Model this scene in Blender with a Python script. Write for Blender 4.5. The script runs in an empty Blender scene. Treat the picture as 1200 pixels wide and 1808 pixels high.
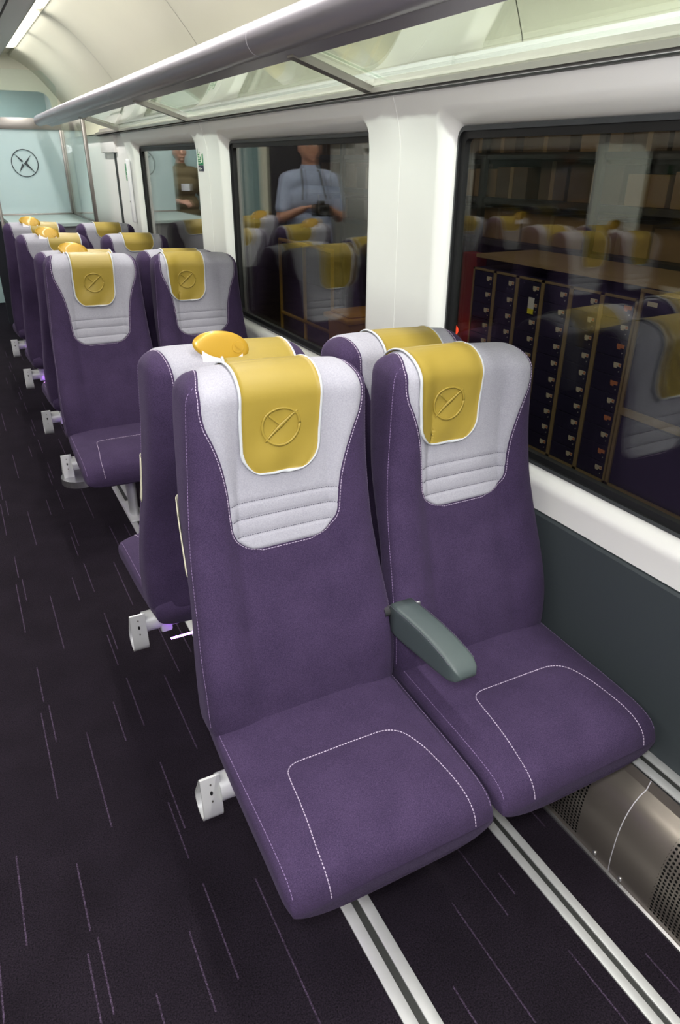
import bpy, bmesh, math, random
from mathutils import Vector, Matrix
from mathutils.bvhtree import BVHTree
random.seed(4)
C = bpy.context.scene.collection
S = bpy.context.scene
PI = math.pi

# ------------------------------------------------------------------ camera
cam = bpy.data.cameras.new('camera'); co = bpy.data.objects.new('camera', cam); C.objects.link(co)
cam.sensor_fit = 'VERTICAL'; cam.sensor_height = 24.0; cam.lens = 24.0*1228.08/1808; cam.clip_start = 0.02
r_ = Vector((0.88686289, -0.46201168, 0.00440757)); u_ = Vector((0.20440954, 0.40089748, 0.89302741)); f_ = Vector((0.41435607, 0.79109192, -0.4499807))
m = Matrix((r_, u_, -f_)).transposed().to_4x4(); m.translation = Vector((0, 0, 1.55)); co.matrix_world = m
S.camera = co
# ------------------------------------------------------------------ world, exposure
S.view_settings.view_transform = 'Standard'; S.view_settings.look = 'None'
S.view_settings.gamma = 1.0; S.view_settings.exposure = 0.0; S.view_settings.use_curve_mapping = False
W = bpy.data.worlds.new('world'); S.world = W; W.use_nodes = True
W.node_tree.nodes['Background'].inputs[0].default_value = (0.5, 0.45, 0.36, 1)
W.node_tree.nodes['Background'].inputs[1].default_value = 0.05
# ------------------------------------------------------------------ lights
def area(name, loc, sx, sy, power, col, rot=(0, 0, 0), spread=180):
    l = bpy.data.lights.new(name, 'AREA'); l.shape = 'RECTANGLE'; l.size = sx; l.size_y = sy; l.energy = power; l.color = col; l.spread = math.radians(spread)
    o = bpy.data.objects.new(name, l); C.objects.link(o); o.location = loc; o.rotation_euler = rot; return o
WARM = (1.0, 0.965, 0.92)
LAMP_Z = 2.405
LAMP_Y = [(-1.9, -.75), (-.67, .2), (.27, 1.52), (1.7, 2.55), (2.63, 3.72), (3.88, 5.65), (5.83, 6.60), (6.67, 7.58)]
for xl in (.769, -1.069):                                 # one light per lamp of the two ceiling strips
    for ya_, yb_ in LAMP_Y: area('ceiling_strip_light', (xl, (ya_+yb_)/2, LAMP_Z-.002), .058, yb_-ya_-.01, 12.2*(yb_-ya_), WARM)
fl = bpy.data.lights.new('camera_flash', 'AREA'); fl.shape = 'DISK'; fl.size = .16; fl.energy = 22; fl.color = (1, .98, 1.0)
fo = bpy.data.objects.new('camera_flash', fl); C.objects.link(fo); fo.location = (-.07, -.04, 1.74); fo.rotation_euler = m.to_euler()
area('depot_fill', (2.3, 3.2, 2.9), .8, 7, 30, (1, .90, .74), (0, math.radians(-28), 0))  # added unseen fill light for the cabinets outside
area('vestibule_fill', (0.1, 8.8, 2.3), 1.2, .8, 20, (.92, 1, 1))  # added unseen fill, brightens the car end and the person there

# ------------------------------------------------------------------ materials
def srgb(r, g, b):
    return tuple((c/255/12.92 if c/255 <= .04045 else ((c/255+.055)/1.055)**2.4) for c in (r, g, b))+(1,)
def mat(name, col, rough=.5, metal=0, spec=.5, emit=None, es=0, bump=None, bscale=400, bstr=.15, var=0, vscale=6, sheen=0, coat=0):
    M = bpy.data.materials.new(name); M.use_nodes = True; nt = M.node_tree; b = nt.nodes['Principled BSDF']
    b.inputs['Base Color'].default_value = col; b.inputs['Roughness'].default_value = rough; b.inputs['Metallic'].default_value = metal
    b.inputs['Specular IOR Level'].default_value = spec; b.inputs['Sheen Weight'].default_value = sheen; b.inputs['Coat Weight'].default_value = coat
    if emit: b.inputs['Emission Color'].default_value = emit; b.inputs['Emission Strength'].default_value = es
    tc = nt.nodes.new('ShaderNodeTexCoord')
    if var:
        n = nt.nodes.new('ShaderNodeTexNoise'); n.inputs['Scale'].default_value = vscale; n.inputs['Detail'].default_value = 4
        nt.links.new(tc.outputs['Object'], n.inputs['Vector'])
        mx = nt.nodes.new('ShaderNodeMix'); mx.data_type = 'RGBA'; mx.blend_type = 'MULTIPLY'; mx.inputs['Factor'].default_value = 1
        rp = nt.nodes.new('ShaderNodeMapRange'); rp.inputs['From Min'].default_value = .3; rp.inputs['From Max'].default_value = .7
        rp.inputs['To Min'].default_value = 1-var; rp.inputs['To Max'].default_value = 1+var
        nt.links.new(n.outputs['Fac'], rp.inputs['Value']); mx.inputs['A'].default_value = col; nt.links.new(rp.outputs[0], mx.inputs['B'])
        nt.links.new(mx.outputs['Result'], b.inputs['Base Color'])
    if bump:
        n = nt.nodes.new('ShaderNodeTexNoise' if bump == 'noise' else 'ShaderNodeTexVoronoi'); n.inputs['Scale'].default_value = bscale
        nt.links.new(tc.outputs['Object'], n.inputs['Vector'])
        bp = nt.nodes.new('ShaderNodeBump'); bp.inputs['Strength'].default_value = bstr; bp.inputs['Distance'].default_value = .001
        nt.links.new(n.outputs[0], bp.inputs['Height']); nt.links.new(bp.outputs[0], b.inputs['Normal'])
    return M

def weave(name, colA, colB, scale, rough=.9, bstr=.4, sheen=.06):
    M = mat(name, colA, rough, sheen=sheen, spec=.15); nt = M.node_tree; b = nt.nodes['Principled BSDF']
    b.inputs['Sheen Roughness'].default_value = .5; b.inputs['Sheen Tint'].default_value = (.8, .7, 1, 1)
    tc = nt.nodes.new('ShaderNodeTexCoord')
    n = nt.nodes.new('ShaderNodeTexNoise'); n.inputs['Scale'].default_value = scale; n.inputs['Detail'].default_value = 2
    n2 = nt.nodes.new('ShaderNodeTexNoise'); n2.inputs['Scale'].default_value = 14; n2.inputs['Detail'].default_value = 3
    add = nt.nodes.new('ShaderNodeMath'); add.operation = 'MULTIPLY_ADD'; add.inputs[1].default_value = .35
    nt.links.new(tc.outputs['Object'], n.inputs['Vector']); nt.links.new(tc.outputs['Object'], n2.inputs['Vector'])
    nt.links.new(n2.outputs['Fac'], add.inputs[0]); nt.links.new(n.outputs['Fac'], add.inputs[2])
    rp = nt.nodes.new('ShaderNodeMapRange'); rp.inputs['From Min'].default_value = .45; rp.inputs['From Max'].default_value = .9
    nt.links.new(add.outputs[0], rp.inputs['Value'])
    mx = nt.nodes.new('ShaderNodeMix'); mx.data_type = 'RGBA'; mx.inputs['A'].default_value = colA; mx.inputs['B'].default_value = colB
    nt.links.new(rp.outputs[0], mx.inputs['Factor']); nt.links.new(mx.outputs['Result'], b.inputs['Base Color'])
    bp = nt.nodes.new('ShaderNodeBump'); bp.inputs['Strength'].default_value = bstr; bp.inputs['Distance'].default_value = .0008
    nt.links.new(n.outputs['Fac'], bp.inputs['Height']); nt.links.new(bp.outputs[0], b.inputs['Normal'])
    return M

PURPLE = weave('purple_wool', srgb(46, 36, 61), srgb(69, 55, 85), 520)
GREYFAB = weave('pale_grey_fabric', srgb(153, 153, 163), srgb(168, 168, 178), 380, bstr=.5, sheen=.03)
LEATHER = mat('mustard_leather', srgb(152, 132, 54), .45, spec=.4, bump='noise', bscale=260, bstr=.12, var=.04, vscale=9)
TRIM = mat('white_piping', srgb(186, 190, 194), .7, bump='noise', bscale=900, bstr=.3)
THREAD = mat('lilac_thread', srgb(186, 172, 196), .8)
THREADP = mat('purple_thread', srgb(128, 108, 148), .8)
THREADG = mat('grey_thread', srgb(86, 84, 96), .8)
VELCRO = mat('cream_velcro', srgb(214, 210, 188), .9, bump='noise', bscale=500, bstr=.5, var=.08, vscale=30)
GOLD = mat('gold_handle', srgb(186, 148, 46), .32, metal=.2, spec=.5, coat=.2)
WHITEP = mat('white_plastic', srgb(232, 230, 236), .4)
ALU = mat('brushed_aluminium', srgb(188, 188, 190), .32, metal=.9, var=.05, vscale=60)
ALUP = mat('painted_silver', srgb(205, 207, 208), .38, metal=.25)
ARM = mat('grey_green_leather', srgb(68, 79, 80), .48, bump='voronoi', bscale=900, bstr=.12)
BLACK = mat('black_rubber', srgb(20, 21, 23), .5)
GASKET = mat('dark_gasket', srgb(46, 50, 54), .45)
UNDERSIDE = mat('dark_underside', srgb(22, 18, 26), .8)
WALLW = mat('white_wall_panel', srgb(238, 238, 236), .32, spec=.5, var=.012, vscale=3)
CEIL = mat('cream_ceiling', srgb(212, 210, 192), .42, var=.02, vscale=2)
CEILG = mat('grey_ceiling_panel', srgb(176, 176, 178), .5)
DADO = mat('dark_grey_panel', srgb(58, 65, 69), .6, bump='noise', bscale=500, bstr=.1)
TUBE = mat('grey_metal_tube', srgb(148, 144, 154), .34, metal=.35, spec=.35)
RAILM = mat('rail_aluminium', srgb(196, 198, 198), .42, metal=.35, var=.04, vscale=20)
RAILS = mat('rail_slot', srgb(48, 50, 48), .55)
LAMPM = mat('lamp_diffuser', srgb(255, 248, 225), .5, emit=(1, .95, .8, 1), es=3.0)
LED = mat('violet_led', (0.3, .05, .8, 1), .5, emit=(.42, .12, 1, 1), es=22)
GREEN = mat('green_sign', srgb(20, 128, 78), .5)
NAVYS = mat('navy_sign', srgb(36, 38, 66), .5)
SIGNW = mat('sign_white', srgb(235, 238, 225), .5)
BLUEP = mat('pale_blue_panel', srgb(182, 206, 206), .5)
STEEL = mat('satin_steel', srgb(150, 146, 142), .35, metal=.8)
def glass(name, tint, ior=1.5, frost=0):
    M = bpy.data.materials.new(name); M.use_nodes = True; nt = M.node_tree; nt.nodes.clear()
    o = nt.nodes.new('ShaderNodeOutputMaterial'); t = nt.nodes.new('ShaderNodeBsdfTransparent'); t.inputs[0].default_value = tint
    g = nt.nodes.new('ShaderNodeBsdfGlossy'); g.inputs['Roughness'].default_value = 0.0; g.inputs[0].default_value = (1, 1, 1, 1)
    # Schlick reflectance from both sides of the pane
    ge = nt.nodes.new('ShaderNodeNewGeometry'); dt = nt.nodes.new('ShaderNodeVectorMath'); dt.operation = 'DOT_PRODUCT'
    nt.links.new(ge.outputs['Normal'], dt.inputs[0]); nt.links.new(ge.outputs['Incoming'], dt.inputs[1])
    def mm(op, a, b=None):
        q_ = nt.nodes.new('ShaderNodeMath'); q_.operation = op
        for k_, x_ in enumerate((a, b)):
            if x_ is None: continue
            if isinstance(x_, (int, float)): q_.inputs[k_].default_value = x_
            else: nt.links.new(x_, q_.inputs[k_])
        return q_.outputs[0]
    f0 = ((ior-1)/(ior+1))**2
    fr_ = mm('ADD', mm('MULTIPLY', mm('POWER', mm('SUBTRACT', 1.0, mm('ABSOLUTE', dt.outputs['Value'])), 5.0), 1-f0), f0)
    mx = nt.nodes.new('ShaderNodeMixShader'); nt.links.new(fr_, mx.inputs[0]); src = t
    if frost:
        d = nt.nodes.new('ShaderNodeBsdfTranslucent'); d.inputs[0].default_value = tint
        d2 = nt.nodes.new('ShaderNodeBsdfDiffuse'); d2.inputs[0].default_value = tint
        a = nt.nodes.new('ShaderNodeMixShader'); a.inputs[0].default_value = .5; nt.links.new(d.outputs[0], a.inputs[1]); nt.links.new(d2.outputs[0], a.inputs[2])
        b = nt.nodes.new('ShaderNodeMixShader'); b.inputs[0].default_value = frost; nt.links.new(t.outputs[0], b.inputs[1]); nt.links.new(a.outputs[0], b.inputs[2]); src = b
    nt.links.new(src.outputs[0], mx.inputs[1]); nt.links.new(g.outputs[0], mx.inputs[2]); nt.links.new(mx.outputs[0], o.inputs[0])
    return M
WINGLASS = glass('window_glass', (.93, .94, .92, 1), 1.54)
RACKGLASS = glass('rack_glass', (.90, .96, .92, 1), 1.55)
CLEARGLASS = glass('screen_glass', (.93, .97, .96, 1), 1.5)
FROST = glass('frosted_blue_glass', (.74, .84, .85, 1), 1.5, frost=.78)

# ------------------------------------------------------------------ helpers
def link(name, me, parent=None, mats=None):
    o = bpy.data.objects.new(name, me); C.objects.link(o)
    if parent: o.parent = parent
    return o
def from_bm(name, bm, mats, parent=None, smooth=True, loc=None):
    me = bpy.data.meshes.new(name); bm.normal_update(); bm.to_mesh(me); bm.free()
    for x in (mats if isinstance(mats, (list, tuple)) else [mats]): me.materials.append(x)
    if smooth:
        for p in me.polygons: p.use_smooth = True
    o = link(name, me, parent)
    if loc: o.location = loc
    return o
def sharp(o, ang=35):
    me = o.data; bm = bmesh.new(); bm.from_mesh(me)
    for e in bm.edges:
        if len(e.link_faces) == 2 and e.calc_face_angle(0) > math.radians(ang): e.smooth = False
    bm.to_mesh(me); bm.free(); return o
def bx(bm, x0, x1, y0, y1, z0, z1, bev=0, mi=0, seg=2):
    g = bmesh.ops.create_cube(bm, size=1)['verts']
    for v in g:
        v.co = Vector(((x0+x1)/2+v.co.x*(x1-x0), (y0+y1)/2+v.co.y*(y1-y0), (z0+z1)/2+v.co.z*(z1-z0)))
    fs = {f for v in g for f in v.link_faces}
    for f in fs: f.material_index = mi
    if bev:
        es = list({e for v in g for e in v.link_edges})
        r = bmesh.ops.bevel(bm, geom=es, offset=bev, segments=seg, profile=.5, affect='EDGES')
        for f in r['faces']: f.material_index = mi
def boxo(name, x0, x1, y0, y1, z0, z1, m_, parent=None, bev=0):
    bm = bmesh.new(); bx(bm, x0, x1, y0, y1, z0, z1, bev); return sharp(from_bm(name, bm, m_, parent, smooth=bev > 0))
def tube(bm, pts, r, seg=16, cap=True, mi=0):
    pts = [Vector(p) for p in pts]; rs = r if isinstance(r, (list, tuple)) else [r]*len(pts); loops = []
    for i, p in enumerate(pts):
        d = (pts[min(i+1, len(pts)-1)]-pts[max(i-1, 0)]).normalized()
        a = Vector((0, 0, 1)) if abs(d.z) < .9 else Vector((1, 0, 0)); s = d.cross(a).normalized(); t = s.cross(d)
        loops.append([bm.verts.new(p+(s*math.cos(2*PI*k/seg)+t*math.sin(2*PI*k/seg))*rs[i]) for k in range(seg)])
    for a, b in zip(loops, loops[1:]):
        for k in range(seg):
            f = bm.faces.new((a[k], a[(k+1) % seg], b[(k+1) % seg], b[k])); f.material_index = mi
    if cap:
        bm.faces.new(loops[0]).material_index = mi; bm.faces.new(list(reversed(loops[-1]))).material_index = mi
def extr(bm, prof, y0, y1, mi=0, closed=True, axis='y', caps=True):
    """prof: list of (x,z) extruded along y (or (y,z) along x)"""
    P = (lambda a, b, t: (a, t, b)) if axis == 'y' else (lambda a, b, t: (t, a, b))
    A = [bm.verts.new(P(a, b, y0)) for a, b in prof]; B = [bm.verts.new(P(a, b, y1)) for a, b in prof]
    n = len(prof)
    for i in range(n if closed else n-1):
        bm.faces.new((A[i], A[(i+1) % n], B[(i+1) % n], B[i])).material_index = mi
    if closed and caps:
        bm.faces.new(A).material_index = mi; bm.faces.new(list(reversed(B))).material_index = mi
    bmesh.ops.recalc_face_normals(bm, faces=bm.faces)
def interp(tab, t):
    if t <= tab[0][0]: return tab[0][1]
    n_ = len(tab)
    for i in range(n_-1):
        (a, va), (b, vb) = tab[i], tab[i+1]
        if t <= b:                                       # smooth cubic through the table
            h = b-a; k = (t-a)/h
            ma = (vb-tab[i-1][1])/(b-tab[i-1][0]) if i > 0 else (vb-va)/h
            mb = (tab[i+2][1]-va)/(tab[i+2][0]-a) if i+2 < n_ else (vb-va)/h
            return va*(2*k**3-3*k*k+1)+ma*h*(k**3-2*k*k+k)+vb*(3*k*k-2*k**3)+mb*h*(k**3-k*k)
    return tab[-1][1]
def tag(o, label=None, cat=None, group=None, kind=None):
    if label: o['label'] = label
    if cat: o['category'] = cat
    if group: o['group'] = group
    if kind: o['kind'] = kind
    return o
def thing(name, label, cat, loc=(0, 0, 0), group=None):
    o = bpy.data.objects.new(name, None); C.objects.link(o); o.location = loc; o.empty_display_size = .1
    return tag(o, label, cat, group)
def struct(o, label=None): o['kind'] = 'structure'; return o
def copy_tree(o, parent=None, skip=()):
    c = o.copy(); C.objects.link(c); c.parent = parent
    for ch in o.children:
        if ch.name.split('.')[0] in skip: continue
        copy_tree(ch, c)
    return c

# ================================================================== ROOM
HX = 1.249; YA, YB = -2.0, 8.20; GX = 1.295; LS = -.30      # LS: the opposite side stands this much further out
JOINTS = [-1.70, .154, 2.009, 3.869, 5.729]
# floor with woven dashes (same object, second material)
def carpet():
    M = mat('dark_purple_carpet', srgb(30, 24, 33), .95, spec=.1); nt = M.node_tree; b = nt.nodes['Principled BSDF']
    tc = nt.nodes.new('ShaderNodeTexCoord')
    n = nt.nodes.new('ShaderNodeTexNoise'); n.inputs['Scale'].default_value = 300; n.inputs['Detail'].default_value = 3
    n2 = nt.nodes.new('ShaderNodeTexNoise'); n2.inputs['Scale'].default_value = 7; n2.inputs['Detail'].default_value = 4
    for k in (n, n2): nt.links.new(tc.outputs['Object'], k.inputs['Vector'])
    cr = nt.nodes.new('ShaderNodeValToRGB'); e = cr.color_ramp.elements
    e[0].position = .3; e[0].color = srgb(14, 12, 17); e[1].position = .72; e[1].color = srgb(42, 35, 45)
    nt.links.new(n.outputs['Fac'], cr.inputs[0])
    mx = nt.nodes.new('ShaderNodeMix'); mx.data_type = 'RGBA'; mx.blend_type = 'MULTIPLY'; mx.inputs['Factor'].default_value = 1
    rp = nt.nodes.new('ShaderNodeMapRange'); rp.inputs['From Min'].default_value = .3; rp.inputs['From Max'].default_value = .7; rp.inputs['To Min'].default_value = .82; rp.inputs['To Max'].default_value = 1.15
    nt.links.new(n2.outputs['Fac'], rp.inputs[0]); nt.links.new(cr.outputs[0], mx.inputs['A']); nt.links.new(rp.outputs[0], mx.inputs['B'])
    nt.links.new(mx.outputs['Result'], b.inputs['Base Color'])
    bp = nt.nodes.new('ShaderNodeBump'); bp.inputs['Strength'].default_value = .8; bp.inputs['Distance'].default_value = .003
    nt.links.new(n.outputs['Fac'], bp.inputs['Height']); nt.links.new(bp.outputs[0], b.inputs['Normal'])
    return M
def dashmat():
    M = mat('lilac_carpet_dash', srgb(110, 92, 120), .95, spec=.1); nt = M.node_tree; b = nt.nodes['Principled BSDF']
    tc = nt.nodes.new('ShaderNodeTexCoord'); n = nt.nodes.new('ShaderNodeTexNoise'); n.inputs['Scale'].default_value = 420
    nt.links.new(tc.outputs['Object'], n.inputs['Vector']); cr = nt.nodes.new('ShaderNodeValToRGB'); e = cr.color_ramp.elements
    e[0].position = .42; e[0].color = srgb(42, 34, 46); e[1].position = .66; e[1].color = srgb(92, 78, 101)
    nt.links.new(n.outputs['Fac'], cr.inputs[0]); nt.links.new(cr.outputs[0], b.inputs['Base Color']); return M
bm = bmesh.new()
v = [bm.verts.new(p) for p in ((-HX+LS, YA, 0), (HX, YA, 0), (HX, 9.6, 0), (-HX+LS, 9.6, 0))]; bm.faces.new(v)
base = [(-.172, 1.15, 1.40), (-.042, 1.119, 1.31), (-.030, .92, 1.098), (-.056, .70, 1.07), (.056, .54, .92), (.218, .868, 1.116), (.224, .45, .70),
        (.207, .36, .552), (.155, .83, 1.018), (.334, .70, 1.07), (.384, .23, .58), (-.229, 1.004, 1.25), (.451, 1.15, 1.40), (.581, 1.119, 1.31), (.613, .50, .648), (.593, .92, 1.098),
        (.679, .25, .50), (.720, .514, .80), (.817, .716, .93), (.883, .40, .593), (.866, .75, .81), (.957, .70, 1.07), (1.028, .30, .509), (1.06, .86, 1.05),
        (-.29, .50, .75), (-.35, .9, 1.2), (-.42, .6, .9), (-.5, .4, .66)]
for k in range(-3, 8):
    for (x, a, b_) in base:
        a2, b2 = a+k*.836, b_+k*.836
        if b2 > 7.2 or a2 < -1.9: continue
        w = .0019
        vs = [bm.verts.new(p) for p in ((x-w, a2, .0015), (x+w, a2, .0015), (x+w, b2, .0015), (x-w, b2, .0015))]
        bm.faces.new(vs).material_index = 1
struct(from_bm('floor', bm, [carpet(), dashmat()], smooth=False))

# walls ---------------------------------------------------------------
def wx(z): return HX - .040*max(0, min(1, (z-1.595)/.145))**1.5
def rrect(y0, y1, z0, z1, r, n=10):
    pts = []
    for (cy, cz, a0) in ((y1-r, z0+r, -PI/2), (y1-r, z1-r, 0), (y0+r, z1-r, PI/2), (y0+r, z0+r, PI)):
        for k in range(n+1):
            a = a0+PI/2*k/n; pts.append((cy+r*math.cos(a), cz+r*math.sin(a)))
    out = []
    for i, p in enumerate(pts):
        out.append(p); nx_ = pts[(i+1) % len(pts)]
        if i % (n+1) == n:
            for k in range(1, 24): out.append((p[0]+(nx_[0]-p[0])*k/24, p[1]+(nx_[1]-p[1])*k/24))
    return out
Z0, Z1 = .715, 1.742
def wall(side):
    s = 1 if side == 'right' else -1
    bm = bmesh.new(); holes = []
    def add_loop(pts, xs): return [bm.verts.new((s*(x if not callable(x) else x(p[1])), p[0], p[1])) for p, x in zip(pts, xs)]
    JN = JOINTS+([7.589] if s < 0 else []); ye = JN[-1]+.07
    for i in range(len(JN)-1):
        JOINTS_ = JN
        a, b = JN[i]+.003, JN[i+1]-.003
        w0, w1 = a+.217, b-.240
        loops = [(rrect(a, b, Z0, Z1, .004), wx, 0), (rrect(w0-.050, w1+.050, .772, 1.686, .05), wx, 0), (rrect(w0-.041, w1+.041, .781, 1.677, .045), lambda z: wx(z)-.002, 0),
                 (rrect(w0-.027, w1+.027, .796, 1.661, .041), lambda z: HX+.004, 0), (rrect(w0, w1, .812, 1.639, .032), lambda z: GX-.012, 0), (rrect(w0+.003, w1-.003, .815, 1.636, .030), lambda z: GX+.02, 0)]
        prev = None
        for pts, xf, mi in loops:
            cur = [bm.verts.new((s*xf(p[1]), p[0], p[1])) for p in pts]
            if prev:
                n = len(cur)
                for k in range(n): bm.faces.new((prev[k], prev[(k+1) % n], cur[(k+1) % n], cur[k]))
            else:
                ed = [bm.verts.new((s*(HX+.012), p[0], p[1])) for p in pts]; n = len(cur)
                for k in range(n): bm.faces.new((ed[k], ed[(k+1) % n], cur[(k+1) % n], cur[k]))
            prev = cur
        holes.append((w0, w1))
    # raised bead at each seam, added as its bright catch-light + lower wall behind the dado + body skin above
    for j in JN:
        extr(bm, [(s*(wx(Z0+(Z1-Z0)*k/20)-.0012), Z0+(Z1-Z0)*k/20) for k in range(21)]+[(s*(HX+.015), Z1), (s*(HX+.015), Z0)], j-.0042, j+.0042)
    bx(bm, s*(HX+.02), s*(HX+.06), YA, ye, 0, .79)
    bx(bm, s*(HX+.02), s*(HX+.06), YA, ye, 1.66, 1.80)
    for i in range(len(JN)-1):
        bx(bm, s*(HX+.012), s*(HX+.06), holes[i][1]+.02, (holes[i+1][0]-.02) if i < len(JN)-2 else ye, .5, 1.80)
    # vestibule part of the wall
    if s > 0:
        bx(bm, s*HX, s*(HX+.05), 5.735, 6.11, 0, 1.740); bx(bm, s*(HX+.006), s*(HX+.05), 6.21, 8.2, 0, 1.740); bx(bm, s*(HX-.022), s*(HX+.05), 6.06, 6.59, 1.603, 1.740, .004)
    else: bx(bm, s*(HX+.006), s*(HX+.05), 7.59, 8.2, 0, 1.740)
    bx(bm, s*(HX+.0), s*(HX+.05), 8.2, 9.6, 0, 2.5)
    bmesh.ops.recalc_face_normals(bm, faces=bm.faces)
    o = struct(sharp(from_bm('wall_'+side, bm, WALLW), 50))
    # black slot of the sliding door pocket
    g = None
    if s > 0: boxo('door_slot', s*(HX+.002), s*(HX+.02), 6.11, 6.21, 0, 1.6, BLACK, o)
    if s < 0: o.location.x = LS
    return holes
HR = wall('right'); HLf = wall('left')
n = 1
for s in (1, -1):
    for (w0, w1) in (HR if s > 0 else HLf):
        bm = bmesh.new()
        A = rrect(w0+.002, w1-.002, .814, 1.637, .031); B = rrect(w0+.011, w1-.011, .825, 1.625, .024); Cc = rrect(w0+.027, w1-.027, .841, 1.607, .018)
        prev = None
        for pts, x, mi in ((A, GX-.014, 0), (B, GX-.016, 0), (B, GX-.008, 1), (Cc, GX-.006, 1), (Cc, GX+.012, 1)):
            cur = [bm.verts.new((s*x, p[0], p[1])) for p in pts]
            if prev:
                for k in range(len(cur)): bm.faces.new((prev[k], prev[(k+1) % len(cur)], cur[(k+1) % len(cur)], cur[k])).material_index = mi
            prev = cur
        bmesh.ops.recalc_face_normals(bm, faces=bm.faces)
        o = struct(sharp(from_bm('window_%d' % n, bm, [GASKET, BLACK]), 30)); n += 1
        boxo('glass_pane', s*(GX+.002), s*(GX+.007), w0+.018, w1-.018, .832, 1.616, WINGLASS, o)
        boxo('glass_pane', s*(GX+.019), s*(GX+.024), w0+.004, w1-.004, .818, 1.632, WINGLASS, o)
        if s < 0: o.location.x = LS
# dado panels
for s, nm in ((1, 'right'), (-1, 'left')):
    bm = bmesh.new()
    extr(bm, [(s*(HX+.03), .25), (s*(HX-.008), .25), (s*(HX-.008), .695), (s*(HX-.008), .706), (s*(HX-.003), .712), (s*(HX+.03), .712)], YA, 5.73)
    o = struct(from_bm('trim_1' if s > 0 else 'trim_2', bm, DADO, smooth=False))
    if s < 0: o.location.x = LS
# ceiling: cove + centre panel
COVE = [(.81, 2.405), (.87, 2.378), (.93, 2.342), (.985, 2.300), (1.04, 2.248), (1.09, 2.195), (1.135, 2.142), (1.18, 2.088), (1.225, 2.028), (1.265, 1.965), (1.30, 1.90), (1.33, 1.83), (1.35, 1.77), (1.348, 1.752), (1.215, 1.742)]
ARCS = [-.6, 1.6, 3.80, 5.73, 8.20]
bm = bmesh.new()
for s in (1, -1):
    for a, b in zip([YA]+ARCS, ARCS):
        if b-a < .2: continue
        a2 = a+.002; b2 = b-.002
        pr = [(s*x+(LS if s < 0 else 0), z) for x, z in COVE]
        A = [bm.verts.new((x, a2, z)) for x, z in pr]; B = [bm.verts.new((x, b2, z)) for x, z in pr]
        for i in range(len(pr)-1): bm.faces.new((A[i], A[i+1], B[i+1], B[i]))
    for a in ARCS[:-1]: 
        pr = [(s*(x+.006)+(LS if s < 0 else 0), z+.006) for x, z in COVE]
        A = [bm.verts.new((x, a-.012, z)) for x, z in pr]; B = [bm.verts.new((x, a+.012, z)) for x, z in pr]
        for i in range(len(pr)-1): bm.faces.new((A[i], A[i+1], B[i+1], B[i]))
    # lamp trough
    for a, b in (((.81, 2.405), (.81, 2.43)), ((.81, 2.43), (.72, 2.43)), ((.72, 2.43), (.72, 2.385))):
        q_ = LS if s < 0 else 0; vs = [bm.verts.new(p) for p in ((s*a[0]+q_, YA, a[1]), (s*b[0]+q_, YA, b[1]), (s*b[0]+q_, YB, b[1]), (s*a[0]+q_, YB, a[1]))]; bm.faces.new(vs)
struct(sharp(from_bm('ceiling', bm, CEIL), 60))
bm = bmesh.new()
bx(bm, LS-.565, .565, YA, YB, 2.385, 2.41)
for a_, b_2 in ((.583, .725), (LS-.725, LS-.583)): bx(bm, a_, b_2, YA, YB, 2.388, 2.41)
bx(bm, LS-.72, .72, YA, YB, 2.42, 2.43, mi=1)
struct(from_bm('trim_3', bm, [CEILG, BLACK], smooth=False))
# outer roof so no sky light leaks in
bm = bmesh.new(); bx(bm, -1.8, 1.5, YA-.1, 9.7, 2.50, 2.55)
for s in (1, -1): 
    q_ = LS if s < 0 else 0
    for (xa, za, xb, zb) in ((1.30, 1.70, 1.40, 1.80), (1.40, 1.80, 1.40, 2.0), (1.40, 2.0, 1.25, 2.52)):
        vs = [bm.verts.new(p) for p in ((s*xa+q_, YA, za), (s*xa+q_, YB, za), (s*xb+q_, YB, zb), (s*xb+q_, YA, zb))]; bm.faces.new(vs)
struct(from_bm('roof', bm, CEILG, smooth=False))
struct(boxo('wall_bounce', -1.74, 1.44, YA-.06, YA, 0, 2.52, WALLW))  # unseen white wall behind the camera, added so light bounces
# lamps
yy = LAMP_Y
g = 0
for s in (1, -1):
    for (a, b) in yy:
        bm = bmesh.new(); bx(bm, s*.738 if s > 0 else -.80, s*.80 if s > 0 else -.738, a, b, LAMP_Z, LAMP_Z+.02, .003)
        o = from_bm('ceiling_lamp', bm, LAMPM, smooth=False)
        if s < 0: o.location.x = LS
        lab = {(5.83, 6.60): 'glowing rectangular ceiling lamp at the top left, the middle of the three in view', (6.67, 7.58): 'glowing lamp at the far end of the ceiling strip', (3.88, 5.65): 'glowing ceiling lamp cut off by the top edge of the picture'}.get((a, b), 'glowing lamp in the ceiling strip, on the stretch above the camera')
        tag(o, lab if s > 0 else 'glowing lamp in the ceiling strip over the opposite seats', 'lamp', 'lamps in the right ceiling strip' if s > 0 else 'lamps in the left ceiling strip')

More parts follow.
